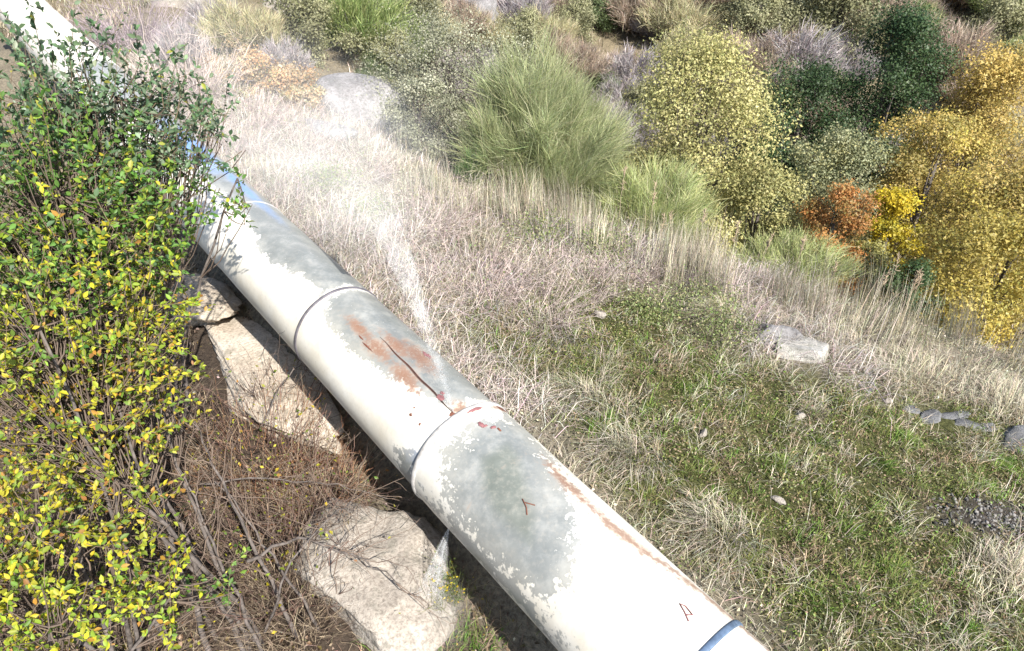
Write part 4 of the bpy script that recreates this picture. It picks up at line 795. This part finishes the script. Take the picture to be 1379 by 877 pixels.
def spray(name, label, p0, v0, tmax, n, sv, sz, seed, power=1.3, streams=0):
    r = np.random.default_rng(seed); t = tmax * r.random(n) ** power
    k = r.normal(0, 1, (n, 3))
    if streams: q = r.integers(0, streams, n); k = r.normal(0, 1, (streams, 3))[q] + .13 * k
    v = v0 * (1 + (.03 if streams else .10) * r.normal(size=(n, 1))) + k * sv
    pos = p0 + v * t[:, None] + np.array([0, 0, -4.9]) * (t ** 2)[:, None]; vel = v + np.array([0, 0, -9.8]) * t[:, None]
    g = H(pos[:, 0], pos[:, 1]); ok = pos[:, 2] > g; pos, vel, t = pos[ok], vel[ok], t[ok]
    size = sz * r.uniform(.5, 1.4, len(pos)) * (.75 + .5 * t / tmax); st = np.interp(t, [0, .15 * tmax, tmax], [5, 3, 1.6]) * r.uniform(.6, 1.4, len(pos))
    mb = MB(); mb.add(*drops(pos, vel, size, st)); return tag(mb.build(name, M['water']), label, 'water', kind='stuff')
UPV = np.array([0, 0, 1.])
def mist_mat(name, dens, kind, noise_scale, L0):
    """scattering water mist, densest at the object's origin (the leak) or centre"""
    m = bpy.data.materials.new(name); m.use_nodes = True; N = m.node_tree.nodes; L = m.node_tree.links; N.remove(N['Principled BSDF'])
    v = N.new('ShaderNodeVolumePrincipled'); v.inputs['Color'].default_value = (.97, .98, 1, 1); v.inputs['Anisotropy'].default_value = -.45
    tc = N.new('ShaderNodeTexCoord'); ln = N.new('ShaderNodeVectorMath'); ln.operation = 'LENGTH'; L.new(tc.outputs['Object'], ln.inputs[0])
    nz = noise(N, L, noise_scale, 5, tc.outputs['Object'], .7); mr = N.new('ShaderNodeMapRange'); mr.inputs[1].default_value = .36; mr.inputs[2].default_value = .68; L.new(nz.outputs['Fac'], mr.inputs[0])
    mt = N.new('ShaderNodeMath'); mt.operation = 'MULTIPLY'; f = N.new('ShaderNodeMapRange'); L.new(ln.outputs['Value'], f.inputs[0])
    if kind == 'jet':
        f.interpolation_type = 'SMOOTHERSTEP'; f.inputs[1].default_value = 0; f.inputs[2].default_value = L0; f.inputs[3].default_value = dens; f.inputs[4].default_value = 0
    else:
        f.interpolation_type = 'SMOOTHSTEP'; f.inputs[1].default_value = .15; f.inputs[2].default_value = 1; f.inputs[3].default_value = dens; f.inputs[4].default_value = 0
    L.new(f.outputs[0], mt.inputs[0]); L.new(mr.outputs[0], mt.inputs[1]); L.new(mt.outputs[0], v.inputs['Density']); L.new(v.outputs[0], N['Material Output'].inputs['Volume'])
    return m
def plume(name, label, p0, v0, tmax, r0, r1, mat):
    t = np.linspace(0, tmax, 16); P = v0 * t[:, None] + np.array([0, 0, -4.9]) * (t ** 2)[:, None]
    V, F = tube(P, np.concatenate([[.004], np.linspace(r0, r1, 15)]), 14); me = raw_mesh(name, V, F, None, True)
    o = link(name, me, mat); o.location = p0; return tag(o, label, 'water', kind='stuff')
def mist(name, label, loc, rad, mat, rz=0):
    V, F = ICO[3]; o = link(name, raw_mesh(name, V, F, None, True), mat); o.location = loc; o.scale = rad; o.rotation_euler = (0, 0, rz)
    return tag(o, label, 'mist', kind='stuff')
J1 = on_pipe(np.array(-.27), np.array(-7.), .45); V1 = AXD * 4.4 + UPV * 4.4 + AXN * 1.1
plume('water_jet', 'white water jet spraying up out of the split at the joint', J1, V1, .42, .012, .20, mist_mat('jet_water', 3.2, 'jet', 9, 2.3))
spray('water_drops', 'flying water drops of the upper jet', J1, V1, .62, 14000, .5, .0014, 901, .9, 22)
spray('water_spray', 'fine spray of water drops drifting from the upper jet over the grass', J1, AXD * 4.3 + UPV * 4.2 + AXN * 1.3, 1.15, 9000, .9, .0015, 902, .8)
mist('mist', 'pale mist hanging over the dry grass where the upper jet falls', J1 + V1 * .5 + UPV * -1.3, (1.5, 1.15, .95), mist_mat('mist', .24, 'mist', 2.2, 1), UP)
mist('mist', 'thin veil of mist drifting over the upper grass and shrubs', (-3.6, 8.6, 1.9), (4.2, 2.4, 1.5), mist_mat('mist_veil', .06, 'mist', 1.2, 1), UP)
J2 = on_pipe(np.array(-.62), np.array(-128.), .45); V2_ = -AXN * 1.6 - UPV * 2.3 - AXD * .5
plume('water_jet', 'thin water jet spraying down from under the pipe onto the boulder', J2, V2_, .24, .02, .16, mist_mat('jet_water_low', 2.2, 'jet', 9, .95))
spray('water_drops', 'flying water drops of the lower jet', J2, V2_, .3, 9000, .33, .0018, 903, .8, 16)
mist('mist', 'small cloud of splash mist over the wet boulder', J2 + V2_ * .22 + UPV * -.1, (.46, .42, .26), mist_mat('splash_mist', .9, 'mist', 4, 1), UP)
